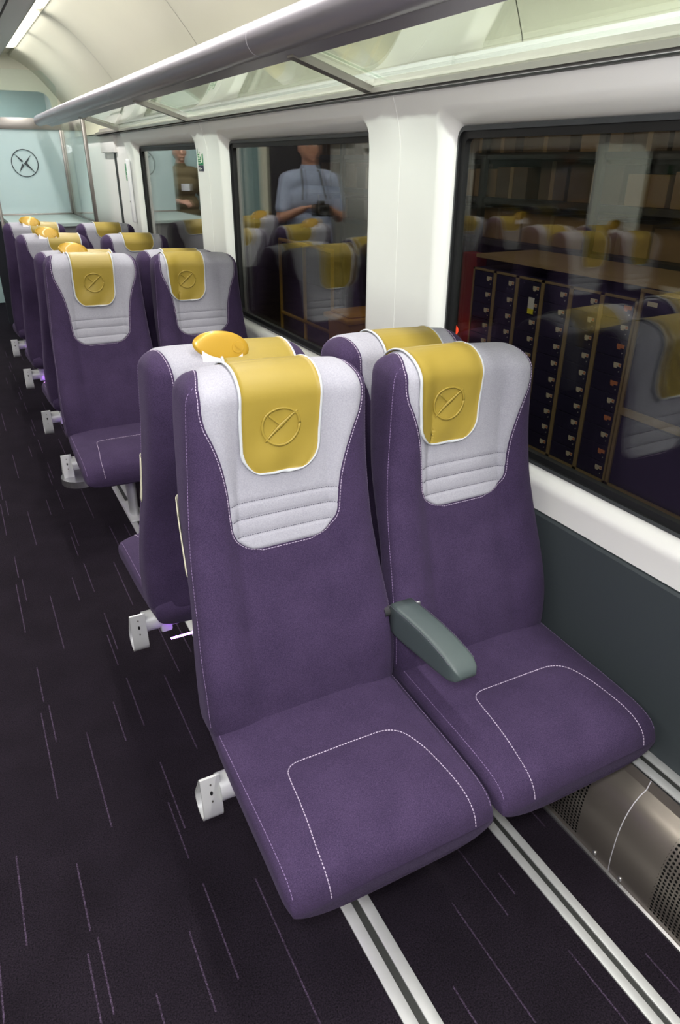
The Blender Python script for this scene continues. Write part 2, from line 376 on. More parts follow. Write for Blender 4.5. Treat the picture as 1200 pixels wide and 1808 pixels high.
# luggage rack --------------------------------------------------------
for s in (1, -1):
    R0 = thing('luggage_rack', 'long glass luggage rack with a thick grey metal tube along its edge, above the windows' if s > 0 else 'glass luggage rack on the opposite side, seen only in reflections', 'luggage rack', (s*1.2+(LS if s < 0 else 0), 0, 1.74))
    def loc(o): o.location = -Vector((s*1.2, 0, 1.74)); return o
    bm = bmesh.new()
    cx, cz, rr = .915, 1.868, .046
    for a, b in zip([YA, .16, 2.262, 4.30, 6.33], [.154, 2.256, 4.294, 6.324, 7.62]):
        tube(bm, [(s*cx, a, cz), (s*cx, b, cz)], rr, 40)
    loc(sharp(from_bm('edge_tube', bm, TUBE, R0), 60))
    for y in (.157, 2.259, 4.297, 6.327):
        bm = bmesh.new(); tube(bm, [(s*cx, y-.003, cz), (s*cx, y+.003, cz)], rr-.0008, 40); loc(from_bm('tube_joint', bm, WHITEP, R0, smooth=False))
    bm = bmesh.new()                                      # flange strip under the tube that grips the glass
    extr(bm, [(s*(cx+.012), cz-.044), (s*(cx+.05), cz-.06), (s*(cx+.055), cz-.05), (s*(cx+.03), cz-.03)], YA, 7.25)
    loc(from_bm('glass_clamp', bm, TUBE, R0, smooth=False))
    segs = list(zip([YA, .16, 2.014, 3.874], [.15, 2.004, 3.864, 5.75]))
    for a, b in segs:
        bm = bmesh.new(); extr(bm, [(s*(cx+.04), cz-.046), (s*(1.222), 1.747), (s*(1.222), 1.755), (s*(cx+.04), cz-.038)], a, b)
        loc(from_bm('glass_shelf', bm, RACKGLASS, R0, smooth=False))
    bm = bmesh.new()
    extr(bm, [(s*1.198, 1.733), (s*1.234, 1.724), (s*1.250, 1.724), (s*1.250, 1.775), (s*1.240, 1.775), (s*1.229, 1.756), (s*1.201, 1.747)], YA, 6.59)
    loc(from_bm('wall_rail', bm, STEEL, R0, smooth=False))
    bm = bmesh.new(); bx(bm, 1.1985 if s > 0 else -1.2285, 1.2285 if s > 0 else -1.1985, YA, 6.59, 1.7215, 1.7255); loc(from_bm('shadow_gap', bm, BLACK, R0, smooth=False))  # black strip standing in for the shadow line below the rail
    for y in (.154, 2.12, 4.05, 5.7):
        bm = bmesh.new()                                  # bracket: arm with an oval window at the wall end
        pr2 = [(s*(cx+.03), cz-.058), (s*1.212, 1.731), (s*1.212, 1.749), (s*(cx+.03), cz-.034)]
        extr(bm, pr2, y-.02, y+.02)
        loc(from_bm('bracket', bm, STEEL, R0, smooth=False))

# floor rails --------------------------------------------------------
def rail(x0, x1, z, label, ya=YA, yb=6.3):
    t = thing('seat_rail', label, 'rail', ((x0+x1)/2, 0, z), 'seat rails')
    w = x1-x0; h = w/2; sl = w*.12
    bm = bmesh.new()
    for a, b in ((-h, -sl), (sl, h)): bx(bm, a, b, ya, yb, .0, .006, .0015)
    sharp(from_bm('rail_strip', bm, RAILM, t))
    bm = bmesh.new(); bx(bm, -sl, sl, ya, yb, .0, .002); from_bm('rail_slot', bm, RAILS, t, smooth=False)
rail(.482, .554, 0, 'silver floor rail with dark slot under the aisle seats, leftmost rail')
rail(.925, .983, 0, 'silver floor rail with dark slot on the carpet under the window seats')
rail(1.179, 1.241, .276, 'silver rail with dark slot on top of the heater by the wall')
rail(LS-.554, LS-.482, 0, 'silver floor rail under the opposite aisle seats')

# heater duct ----------------------------------------------------------
def perf():
    M = bpy.data.materials.new('perforated_steel'); M.use_nodes = True; nt = M.node_tree; b = nt.nodes['Principled BSDF']
    b.inputs['Base Color'].default_value = srgb(168, 160, 150); b.inputs['Metallic'].default_value = .85; b.inputs['Roughness'].default_value = .36
    uv = nt.nodes.new('ShaderNodeUVMap'); sp = nt.nodes.new('ShaderNodeSeparateXYZ'); nt.links.new(uv.outputs[0], sp.inputs[0])
    def mth(op, a, b_=None, c=None):
        q = nt.nodes.new('ShaderNodeMath'); q.operation = op
        for i, x in enumerate((a, b_, c)):
            if x is None: continue
            if isinstance(x, (int, float)): q.inputs[i].default_value = x
            else: nt.links.new(x, q.inputs[i])
        return q.outputs[0]
    P = .0102
    u = mth('DIVIDE', sp.outputs[0], P); v2 = mth('DIVIDE', sp.outputs[1], P)
    fu = mth('SUBTRACT', mth('FRACT', u), .5); fv = mth('SUBTRACT', mth('FRACT', v2), .5)
    d = mth('SQRT', mth('ADD', mth('MULTIPLY', fu, fu), mth('MULTIPLY', fv, fv)))
    hole = mth('LESS_THAN', d, .33)
    # grouped: panel period in u, holes only inside windows of the panel and between v limits
    pu = mth('MULTIPLY', mth('FRACT', mth('DIVIDE', mth('ADD', sp.outputs[0], -.69+10.3), 1.03)), 1.03)
    inu = mth('MULTIPLY', mth('GREATER_THAN', pu, .108), mth('LESS_THAN', pu, .914))
    inv = mth('MULTIPLY', mth('GREATER_THAN', sp.outputs[1], .0204), mth('LESS_THAN', sp.outputs[1], .2446))
    hole = mth('MULTIPLY', hole, mth('MULTIPLY', inu, inv))
    dk = nt.nodes.new('ShaderNodeBsdfDiffuse'); dk.inputs[0].default_value = (.008, .008, .008, 1)
    mx = nt.nodes.new('ShaderNodeMixShader'); nt.links.new(hole, mx.inputs[0]); nt.links.new(b.outputs[0], mx.inputs[1]); nt.links.new(dk.outputs[0], mx.inputs[2])
    nt.links.new(mx.outputs[0], nt.nodes['Material Output'].inputs[0])
    tc = nt.nodes.new('ShaderNodeTexCoord'); ns = nt.nodes.new('ShaderNodeTexNoise'); ns.inputs['Scale'].default_value = 9; ns.inputs['Detail'].default_value = 6; nt.links.new(tc.outputs['Object'], ns.inputs['Vector'])
    rp = nt.nodes.new('ShaderNodeMapRange'); rp.inputs['To Min'].default_value = .26; rp.inputs['To Max'].default_value = .5; nt.links.new(ns.outputs['Fac'], rp.inputs[0]); nt.links.new(rp.outputs[0], b.inputs['Roughness'])
    return M
PERF = perf()
HC = [(1.105, 0), (1.1025, .025), (1.101, .05), (1.101, .075), (1.102, .10), (1.1035, .13), (1.107, .155), (1.113, .18), (1.122, .204), (1.134, .225), (1.149, .241), (1.166, .250), (1.168, .252), (1.176, .275)]
def hprof(s): return [(s*x, z) for x, z in HC]
for s in (1, -1):
    H0 = thing('heater_duct', 'curved perforated stainless steel heater duct along the wall by the floor' if s > 0 else 'perforated steel heater duct along the opposite wall', 'heater', (s*1.2+(LS if s < 0 else 0), 0, 0))
    pr = hprof(s); ys = [YA, -1.37, -.34, .69, 1.72, 2.75, 3.78, 4.81, 5.72]
    arc = [0]
    for a, b in zip(pr, pr[1:]): arc.append(arc[-1]+math.hypot(b[0]-a[0], b[1]-a[1]))
    for a, b in zip(ys, ys[1:]):
        bm = bmesh.new(); uvl = bm.loops.layers.uv.new('UVMap')
        ya, yb = a+.0012, b-.0012
        A = [bm.verts.new((x-s*1.2, ya, z)) for x, z in pr]; B = [bm.verts.new((x-s*1.2, yb, z)) for x, z in pr]
        for i in range(len(pr)-1):
            f = bm.faces.new((A[i], A[i+1], B[i+1], B[i]))
            for l, (uu, vv) in zip(f.loops, ((ya, arc[i]), (ya, arc[i+1]), (yb, arc[i+1]), (yb, arc[i]))): l[uvl].uv = (uu, vv)
        sharp(from_bm('duct_panel', bm, PERF, H0), 25)
    for b in ys[1:-1]:
        bm = bmesh.new(); extr(bm, [(x-s*1.198, z-.002) for x, z in pr], b-.003, b+.003, closed=False); from_bm('panel_seam', bm, WHITEP, H0)
    bm = bmesh.new(); extr(bm, [(s*-.104, 0), (s*-.104, .006), (s*-.097, .008), (s*-.09, .0)], YA, 5.72); from_bm('bottom_edge', bm, ALU, H0, smooth=False)
    if s > 0:
        for y in (.655, .735, .20, -.3, 1.2, 1.9):
            bm = bmesh.new(); bmesh.ops.create_uvsphere(bm, u_segments=14, v_segments=8, radius=.0058, matrix=Matrix.Translation((-.0985, y, .022)) @ Matrix.Diagonal((.6, 1, 1, 1)))
            from_bm('screw', bm, ALU, H0)

# ================================================================== SEATS
FRONT = [(.40, -.005), (.46, -.008), (.55, .000), (.65, .030), (.75, .065), (.85, .093), (.95, .106), (1.05, .111), (1.14, .112), (1.24, .118)]
REAR = [(.40, .135), (.50, .140), (.62, .145), (.72, .165), (.80, .20), (.90, .24), (1.0, .262), (1.10, .272), (1.24, .27)]
HALF = [(.40, .229), (.48, .233), (.60, .230), (.70, .221), (.80, .214), (.90, .209), (1.0, .203), (1.10, .199), (1.17, .194), (1.24, .188)]
ZT = 1.186; ZB = .425
def back_mesh():
    bm = bmesh.new(); N = 176; loops = []
    zs = []
    for k in range(5): zs.append(ZB+.02*(1-math.cos(PI/2*k/4)))
    zs += [ZB+.02+(1.14-ZB-.02)*k/40 for k in range(1, 41)]
    R = ZT-1.14
    zs += [1.14+R*math.sin(PI/2*k/9) for k in range(1, 10)]
    for z in zs:
        yf, yr, hw = interp(FRONT, z), interp(REAR, z), interp(HALF, z)
        k = 1.0; kx = 0
        if z > 1.14:
            t = min(.9995, (z-1.14)/R); c = math.sqrt(1-t*t); k = max(.03, c); kx = .034*(1-c)
        if z < ZB+.02:
            t = (ZB+.02-z)/.02; k = .86+.14*math.sqrt(max(0, 1-t*t)); kx = .012*t*t
        ym = yf*.45+yr*.55; hy = (yr-yf)/2
        yc = (yf+yr)/2
        lp = []
        wing = math.sin(max(0, min(1, (z-.44)/.80))*PI)**.6
        for i in range(N):
            a = 2*PI*i/N; ex = 2/6.5; ca, sa = math.cos(a), math.sin(a)
            x = math.copysign(abs(ca)**ex, ca); yy = math.copysign(abs(sa)**(2/3.6), sa)
            xx = x*(hw-kx); 
            y = yc+yy*hy*k
            if sa < 0:                                   # front: centre channel between two bolsters
                q = abs(xx)/(hw-kx)
                ch = 1/(1+math.exp((q-.60)*19))
                y += (.031*wing*ch+(.0035 if z < 1.0 else .0035*max(0, 1-(z-1.0)/.15))*math.exp(-((q-.50)/.022)**2))*abs(yy)*k
                if q > .85: y += 0
            else:
                q = abs(xx)/(hw-kx); y -= .006*(1-q*q)*abs(yy)*0
            lp.append(bm.verts.new((xx, y, z+(.006*(1-(xx/hw)**2) if z > 1.13 else 0)*max(0, min(1, (z-1.13)/.05)))))
        loops.append(lp)
    for a, b in zip(loops, loops[1:]):
        for i in range(N): bm.faces.new((a[i], a[(i+1) % N], b[(i+1) % N], b[i]))
    bm.faces.new(list(reversed(loops[0]))); bm.faces.new(loops[-1])
    bmesh.ops.recalc_face_normals(bm, faces=bm.faces)
    return bm
bmb = back_mesh(); BV = BVHTree.FromBMesh(bmb)
bm_back = bmb
ZC = 1.105; YC = .195
SFR = ZC          # below ZC rays are horizontal; above it they fan from (YC,ZC)
FAN = .135        # arc length used for half of the fan per 90 degrees
def on_back(x, s, off=0.0):
    """s>0 height parameter on the front: s = ZC - z ; fan from 0 to -2*FAN ; rear beyond"""
    if s >= 0: o, d = Vector((x, -.6, ZC-s)), Vector((0, 1, 0))
    elif s >= -2*FAN:
        a = PI+(s/FAN)*PI/2          # pi (front) -> 0 (rear)
        dv = Vector((0, math.cos(a), math.sin(a))); o, d = Vector((x, YC, ZC))+dv*.5, -dv
    else: o, d = Vector((x, .9, ZC+(s+2*FAN))), Vector((0, -1, 0))
    h = BV.ray_cast(o, d)
    if h[0] is None:
        h = BV.find_nearest(o+d*.3)
    nn = h[1]
    if nn.dot(-d) < 0: nn = -nn
    return h[0]+nn*off, nn
def stitches(pts, r=.0011, dash=.0046, gap=.0022, out=None):
    """pts: list of (pos, normal); little thread dashes lying on the surface"""
    bm = out or bmesh.new(); seg = []
    P = [p for p, _ in pts]; Nn = [n_ for _, n_ in pts]
    L = [0]
    for a, b in zip(P, P[1:]): L.append(L[-1]+(b-a).length)
    def at(t):
        for i in range(len(L)-1):
            if t <= L[i+1]:
                k = (t-L[i])/max(1e-6, L[i+1]-L[i]); return P[i].lerp(P[i+1], k), Nn[i].lerp(Nn[i+1], k).normalized()
        return P[-1], Nn[-1]
    t = 0
    while t < L[-1]-dash:
        a, na = at(t); b, nb = at(t+dash); d = (b-a).normalized(); sd = d.cross(na).normalized()
        vs = []
        for p, n_ in ((a, na), (b, nb)):
            vs.append([bm.verts.new(p+sd*r*cx+n_*r*cz) for cx, cz in ((-1, -.3), (-.6, .8), (.6, .8), (1, -.3))])
        for i in range(3): bm.faces.new((vs[0][i], vs[0][i+1], vs[1][i+1], vs[1][i]))
        bm.faces.new(vs[0]); bm.faces.new(vs[1][::-1])
        t += dash+gap
    return bm
# grey head panel outline, half width as function of s (front)
HP = [(-.10, .166), (-.05, .171), (-.02, .171), (.01, .166), (.04, .154), (.08, .141), (.12, .132), (.16, .126), (.22, .122), (.26, .119), (.30, .115)]
HP_END = .290; RC = .06
def hp_half(s, end=HP_END):
    if s < -.07: return interp([(-.27, .140), (-.20, .146), (-.135, .154), (-.07, .170)], s)
    w = interp(HP, s)
    if s > end-RC:
        t = (s-(end-RC))/RC; w -= RC*(1-math.sqrt(max(0, 1-t*t)))*.98
    return w
GROOVES = [.182, .218, .255]
REAR_END = -(2*FAN)-.165
def head_panel():
    bm = bmesh.new(); ns, nx = 170, 36; rows = []
    for j in range(ns+1):
        s = REAR_END+(HP_END-REAR_END)*j/ns
        if s < -2*FAN+.0:   # rear part: plain U
            t2 = -(s+2*FAN); w = interp([(0, .140), (.03, .130), (.06, .116), (.10, .104), (.165, .10)], t2)
            e = .165-t2
            if e < .06: w -= .06*(1-math.sqrt(max(0, 1-((.06-e)/.06)**2)))*.98
        else: w = hp_half(s)
        edge_end = min(1, max(0, (HP_END-s))/.006, max(0, s-REAR_END)/.006)
        row = []
        for i in range(nx+1):
            q = -1+2*i/nx; q = math.copysign(abs(q)**.8, q)
            gr = min(abs(s-g_) for g_ in GROOVES); off = .0040-.0026*math.exp(-(gr/.0032)**2)
            if s > GROOVES[0]: off += .0012*(1-math.exp(-(gr/.010)**2))
            dist = (1-abs(q))*w
            off = -.0005+(off+.0005)*min(1, (dist/.005))**.5*edge_end**.5 if dist < .005 or edge_end < 1 else off
            p, _ = on_back(q*w, s, off); row.append(bm.verts.new(p))
        rows.append(row)
    for a, b in zip(rows, rows[1:]):
        for i in range(nx): bm.faces.new((a[i], a[i+1], b[i+1], b[i]))
    bmesh.ops.recalc_face_normals(bm, faces=bm.faces)
    return bm
def panel_outline():
    pts = []
    ss = [REAR_END+.1+(HP_END-.0005-REAR_END-.1)*k/200 for k in range(201)]
    ss = [s for s in ss if s > -2*FAN]
    ss += [HP_END-.0005*(.5**k) for k in range(2)]
    L = [on_back(-hp_half(s)-.0035, s, .0005) for s in ss]; Rr = [on_back(hp_half(s)+.0035, s, .0005) for s in reversed(ss)]
    mid = [on_back(x*.01*(hp_half(HP_END)*100/10), HP_END+.0035, .0005) for x in range(-10, 11)]
    return L+mid+Rr
def groove_lines():
    out = []
    for g_ in GROOVES:
        w = hp_half(g_)-.003
        out.append(stitches([on_back(-w+2*w*k/20, g_, .0022) for k in range(21)], r=.0009, dash=.0035, gap=.002))
    return out
def antimac(cx, yend=.128, hw0=.0900):
    """mustard head cover with white piping"""
    bm = bmesh.new(); rend = -(2*FAN)-.015
    def half(s):
        w = interp([(-.12, hw0+.001), (0, hw0+.001), (.05, hw0-.001), (.12, hw0-.004), (yend, hw0-.009)], s)
        for e in (yend-s, s-rend):
            if e < .062: w -= .062*(1-math.sqrt(max(0, 1-((.062-max(0, e))/.062)**2)))*.9
        return w
    ns = 150; us = [-1, -.985, -.96, -.935, -.925]+[-.9+1.8*k/24 for k in range(25)]+[.925, .935, .96, .985, 1]
    def off(q, s, w):
        o = .0078+.0035*math.exp(-((s-yend*.8)/.06)**2)
        o += .0016*math.sin(q*5+s*30)*max(0, min(1, (s+.02)/.1))+.0028*math.exp(-((q+.25)/.35)**2-((s-.03)/.04)**2)*-1
        return o
    rows = []
    sv = []
    for j in range(ns+1):
        t = j/ns; sv.append(rend+(yend-rend)*(t+(-.02)*math.sin(2*PI*t)))
    for s in sv:
        w = half(s); row = []
        for q in us:
            # piping at the edges is of constant width
            qa = abs(q)
            if qa > .9: x = w-(1-qa)/.1*.0085
            else: x = (w-.0085)*qa/.9
            x = math.copysign(x, q)
            o = off(q, s, w)
            de = min(w-abs(x), yend-s, s-rend)
            if de < .0075: o += .0028*math.sin(PI*max(0, de)/.0075)**.6
            p, _ = on_back(cx+x, s, o)
            row.append((bm.verts.new(p), de))
        rows.append(row)
    for a, b in zip(rows, rows[1:]):
        for i in range(len(us)-1):
            f = bm.faces.new((a[i][0], a[i+1][0], b[i+1][0], b[i][0]))
            if (a[i][1]+a[i+1][1]+b[i+1][1]+b[i][1])/4 < .0072: f.material_index = 1
    bmesh.ops.recalc_face_normals(bm, faces=bm.faces)
    # turn outward, then give thickness
    o_ = sum((f.normal.y for f in bm.faces if f.calc_center_median().z < 1.05 and f.calc_center_median().y < YC), 0)
    if o_ > 0: bmesh.ops.reverse_faces(bm, faces=bm.faces)
    # embossed ring with blades
    def rib(pts, r):
        loops = []
        for k, (x, s) in enumerate(pts):
            p, n_ = on_back(cx+x, s, off(x/.08, s, .08))
            x2, s2 = pts[min(k+1, len(pts)-1)]; x1, s1 = pts[max(0, k-1)]
            dx, ds = x2-x1, s2-s1; l = math.hypot(dx, ds) or 1
            rr = r if not callable(r) else r(k/(len(pts)-1))
            a, _ = on_back(cx+x-ds/l*rr, s+dx/l*rr, off(x/.08, s, .08)-.00015); b, _ = on_back(cx+x+ds/l*rr, s-dx/l*rr, off(x/.08, s, .08)-.00015)
            loops.append([bm.verts.new(a), bm.verts.new(p+n_*.0002), bm.verts.new(b)])
        for a, b in zip(loops, loops[1:]):
            for i in range(2): bm.faces.new((a[i], a[i+1], b[i+1], b[i]))
    cs = .022
    rib([((.040)*math.cos(2*PI*k/40), cs+.042*math.sin(2*PI*k/40)) for k in range(41)], .0022)
    rib([(.034*t, cs-.036*t*.9) for t in [-1+2*k/16 for k in range(17)]], lambda t: .0005+.0035*(1-abs(2*t-1)))
    rib([(-.026*t, cs-.022*t) for t in [k/10 for k in range(11)]], lambda t: .0005+.002*(1-t))
    return bm
def cushion_prof():
    # (y, ztop, zbottom)
    return [(.135, .470, .385), (.06, .468, .375), (-.03, .462, .368), (-.12, .457, .360), (-.20, .455, .352), (-.27, .451, .345), (-.32, .445, .340), (-.355, .435, .337), (-.378, .420, .337), (-.391, .400, .342), (-.396, .378, .352)]
def cushion_mesh():
    bm = bmesh.new(); pr = cushion_prof(); N = 160; loops = []
    ys = [.135-.011*k for k in range(0, 44)]+[-.345-.004*k for k in range(1, 13)]+[-.3955]
    ys = sorted(set(ys), reverse=True)
    T = [(-y, zt) for y, zt, _ in pr]; B = [(-y, zb) for y, _, zb in pr]
    for y in ys:
        zt, zb = interp(T, -y), interp(B, -y)
        hw = interp([(-.14, .219), (-.05, .224), (.1, .228), (.3, .229), (.36, .228), (.4, .220)], -y)
        zc = (zt+zb)/2; hz = (zt-zb)/2
        lp = []
        for i in range(N):
            a = 2*PI*i/N; ca, sa = math.cos(a), math.sin(a)
            x = math.copysign(abs(ca)**(2/7), ca)*hw; z = math.copysign(abs(sa)**(2/3.2), sa)
            q = abs(x)/hw
            if sa > 0:
                zz = zc+z*hz - .004*z*q**2 
                # gentle lengthwise creases and puff in the middle panel
                inside = 1/(1+math.exp((abs(x-.006)-.15)*120))*1/(1+math.exp((y+.155)*120))
                zz += .0075*inside*z
                behind = 1/(1+math.exp(-(y+.150)*160)); zz -= .0028*z*behind*math.exp(-((abs(x-.008)-.092)/.0035)**2)
            else:
                zz = zc+z*hz*(1-.10*q**6)
            yy = y
            e_ = max(0, min(1, (-y-.29)/.105)); yy = y + .014*e_*e_*q**4
            lp.append(bm.verts.new((x, yy, zz)))
        loops.append(lp)
    for a, b in zip(loops, loops[1:]):
        for i in range(N): bm.faces.new((a[i], a[(i+1) % N], b[(i+1) % N], b[i]))
    bm.faces.new(loops[0]); bm.faces.new(list(reversed(loops[-1])))
    bmesh.ops.recalc_face_normals(bm, faces=bm.faces)
    return bm
bm_c = cushion_mesh(); CV = BVHTree.FromBMesh(bm_c)
def on_cush(x, t, off=.0006):
    """t = distance forward of the bracket line; beyond .36 wraps down the nose"""
    if t < .33: o, d = Vector((x, -t, 1)), Vector((0, 0, -1))
    else:
        k = min(1.25, (t-.33)/.075); a = PI/2+k*PI/2*.85
        dv = Vector((0, math.cos(a), math.sin(a))); o, d = Vector((x, -.33, .39))+dv*.4, -dv
    h = CV.ray_cast(o, d)
    if h[0] is None: h = CV.find_nearest(o+d*.3)
    nn = h[1] if h[1].dot(-d) > 0 else -h[1]
    return h[0]+nn*off, nn
def smooth_path(pts, n=8):
    out = []
    for i in range(len(pts)-1):
        p0, p1, p2, p3 = pts[max(0, i-1)], pts[i], pts[i+1], pts[min(len(pts)-1, i+2)]
        for k in range(n):
            t = k/n
            out.append(tuple(.5*((2*p1[j])+(-p0[j]+p2[j])*t+(2*p0[j]-5*p1[j]+4*p2[j]-p3[j])*t*t+(-p0[j]+3*p1[j]-3*p2[j]+p3[j])*t**3) for j in range(2)))
    return out+[pts[-1]]
CUSH_PATH = smooth_path([(-.150, .425), (-.151, .38), (-.149, .33), (-.143, .28), (-.138, .23), (-.134, .18), (-.127, .155), (-.105, .143), (-.05, .144), (.05, .146), (.10, .150), (.130, .175), (.150, .225), (.160, .28), (.166, .33), (.168, .38), (.168, .425)])

def make_pair():
    root = thing('double_seat', 'x', 'seat')
    o = {}
    # shared meshes
    hp = head_panel(); gl = groove_lines(); po = stitches(panel_outline(), r=.0008)
    # side seam of the backrest
    sb = []
    for sg in (-1, 1):
        for dy in (.034,):
            pts = []
            for k in range(0, 60):
                z = .46+(1.17-.46)*k/59; y = interp(FRONT, z)+dy
                h = BV.ray_cast(Vector((sg*.6, y, z)), Vector((-sg, 0, 0)))
                if h[0]: pts.append((h[0]+Vector((sg*.0004, 0, 0)), Vector((sg, 0, 0))))
            sb.append(stitches(pts, r=.0007))
    # cushion stitch + perimeter seam
    cs = stitches([on_cush(x, t) for x, t in CUSH_PATH], r=.00095)
    ce = {}
    for sg in (-1, 1):
        ce[sg] = stitches([on_cush(sg*.2165, -.05+.46*k/70) for k in range(71)], r=.0007)
    def mesh(nm, bm, ms, smooth=True):
        me = bpy.data.meshes.new(nm); bm.to_mesh(me)
        for x in (ms if isinstance(ms, list) else [ms]): me.materials.append(x)
        if smooth:
            for p in me.polygons: p.use_smooth = True
        return me
    MB, MH, MG, MO, MS = mesh('backrest', bm_back, PURPLE), mesh('head_panel', hp, GREYFAB), [mesh('panel_stitching', x, THREADG, False) for x in gl], mesh('edge_stitching', po, THREAD, False), [mesh('side_stitching', x, THREADP, False) for x in sb]
    MCE = {sg: mesh('edge_stitching', ce[sg], THREADP, False) for sg in ce}
    MC, MCS = mesh('seat_cushion', bm_c, [PURPLE, UNDERSIDE]), mesh('cushion_stitching', cs, THREAD, False)
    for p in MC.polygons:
        if p.normal.z < -.7: p.material_index = 1  # downward faces take the plain dark material
    for xc, ac, nm in ((-.2335, -.008, 'aisle'), (.2335, -.058, 'window')):
        b = link('backrest', MB, root); b.location = (xc, 0, 0)
        for me, n2 in [(MH, 'head_panel'), (MO, 'edge_stitching')]+[(x, 'panel_stitching') for x in MG]+[(x, 'side_stitching') for x in MS]:
            link(n2, me, b)
        am = from_bm('antimacassar', antimac(ac if nm == 'aisle' else ac), [LEATHER, TRIM], b)
        am['label'] = 'mustard yellow leather head cover with white edging'
        sm = am.modifiers.new('thick', 'SOLIDIFY'); sm.thickness = .003; sm.offset = -1; sm.material_offset = 0
        c = link('seat_cushion', MC, root); c.location = (xc, 0, 0)
        link('cushion_stitching', MCS, c)
        for sg in (-1, 1): link('edge_stitching', MCE[sg], c)
    # armrest between the backs
    bm = bmesh.new(); N = 40; loops = []
    prof = [(.03, .565, .640), (.0, .563, .642), (-.04, .566, .645), (-.09, .572, .647), (-.14, .578, .645), (-.18, .584, .640), (-.205, .589, .634), (-.222, .596, .625), (-.230, .606, .614)]
    for y, z0, z1 in prof:
        zc, hz = (z0+z1)/2, (z1-z0)/2; hw = .032 if y > -.2 else .032*math.sqrt(max(.05, 1-((-.2-y)/.034)**2))**.6
        lp = []
        for i in range(N):
            a = 2*PI*i/N; ca, sa = math.cos(a), math.sin(a)
            lp.append(bm.verts.new((math.copysign(abs(ca)**(2/9), ca)*hw, y, zc+math.copysign(abs(sa)**(2/7), sa)*hz)))
        loops.append(lp)
    for a, b2 in zip(loops, loops[1:]):
        for i in range(N): bm.faces.new((a[i], a[(i+1) % N], b2[(i+1) % N], b2[i]))
    bm.faces.new(loops[0]); bm.faces.new(loops[-1][::-1]); bmesh.ops.recalc_face_normals(bm, faces=bm.faces)
    arm = from_bm('armrest', bm, ARM, root); arm.location = (.012, 0, 0)
    arm['label'] = 'grey leather armrest between the two seats'
    for sg in (-1, 1): from_bm('arm_stitching', stitches([(Vector((sg*.0312, y, z1-.0035)), Vector((sg*.6, 0, .8))) for y, z0, z1 in prof[:7]], r=.0007), THREADG, arm, smooth=False)
    bm = bmesh.new(); tube(bm, [(-.045, .035, .618), (.05, .035, .618)], .012, 16); a2 = from_bm('arm_pivot', bm, ALU, arm)
    # cross tube, bracket, clamps
    bm = bmesh.new(); tube(bm, [(-.47, -.01, .322), (.47, -.01, .322)], .031, 28); sharp(from_bm('cross_tube', bm, ALUP, root), 50)
    for x0 in (-.425, -.02, .39):
        bm = bmesh.new(); bx(bm, x0, x0+.035, -.038, .02, .285, .392, .006); cl = sharp(from_bm('tube_clamp', bm, ALUP, root), 40)
        bm = bmesh.new(); tube(bm, [(x0+.0175, -.036, .378), (x0+.0175, -.042, .378)], .007, 12); from_bm('bolt', bm, ALU, cl)
    # legs on both rails
    for lx in (-.2235, .2125):
        bm = bmesh.new(); N = 28; loops = []
        for z in (.30, .014):
            loops.append([bm.verts.new((.022*math.cos(2*PI*i/N), .042*math.sin(2*PI*i/N), z)) for i in range(N)])
        for i in range(N): bm.faces.new((loops[0][i], loops[0][(i+1) % N], loops[1][(i+1) % N], loops[1][i]))
        bm.faces.new(loops[0]); bm.faces.new(loops[1]); bmesh.ops.recalc_face_normals(bm, faces=bm.faces)
        lg = sharp(from_bm('leg', bm, ALUP, root), 40); lg.location = (lx, 0, 0)
        bm = bmesh.new(); bx(bm, -.034, .034, -.09, .15, .0065, .016, .003); sharp(from_bm('foot_plate', bm, ALUP, lg), 40)
    return root
def lean(root, sg):
    """tops fall a little towards the window"""
    def doo(o, xo):
        if o.type == 'MESH':
            me = o.data if o.data.users == 1 else o.data.copy(); o.data = me
            for v in me.vertices:
                t = max(0, min(1, (v.co.z-.80)/.38)); v.co.z -= .036*(sg*(v.co.x+xo)+.39)*t+(.014*t if sg < 0 else 0)
                if sg < 0: v.co.y += .026*t
                elif xo < 0: v.co.x += .010*t
        for c in o.children: doo(c, xo)
    for b in root.children:
        if b.name.split('.')[0] == 'backrest': doo(b, b.location.x)
    return root
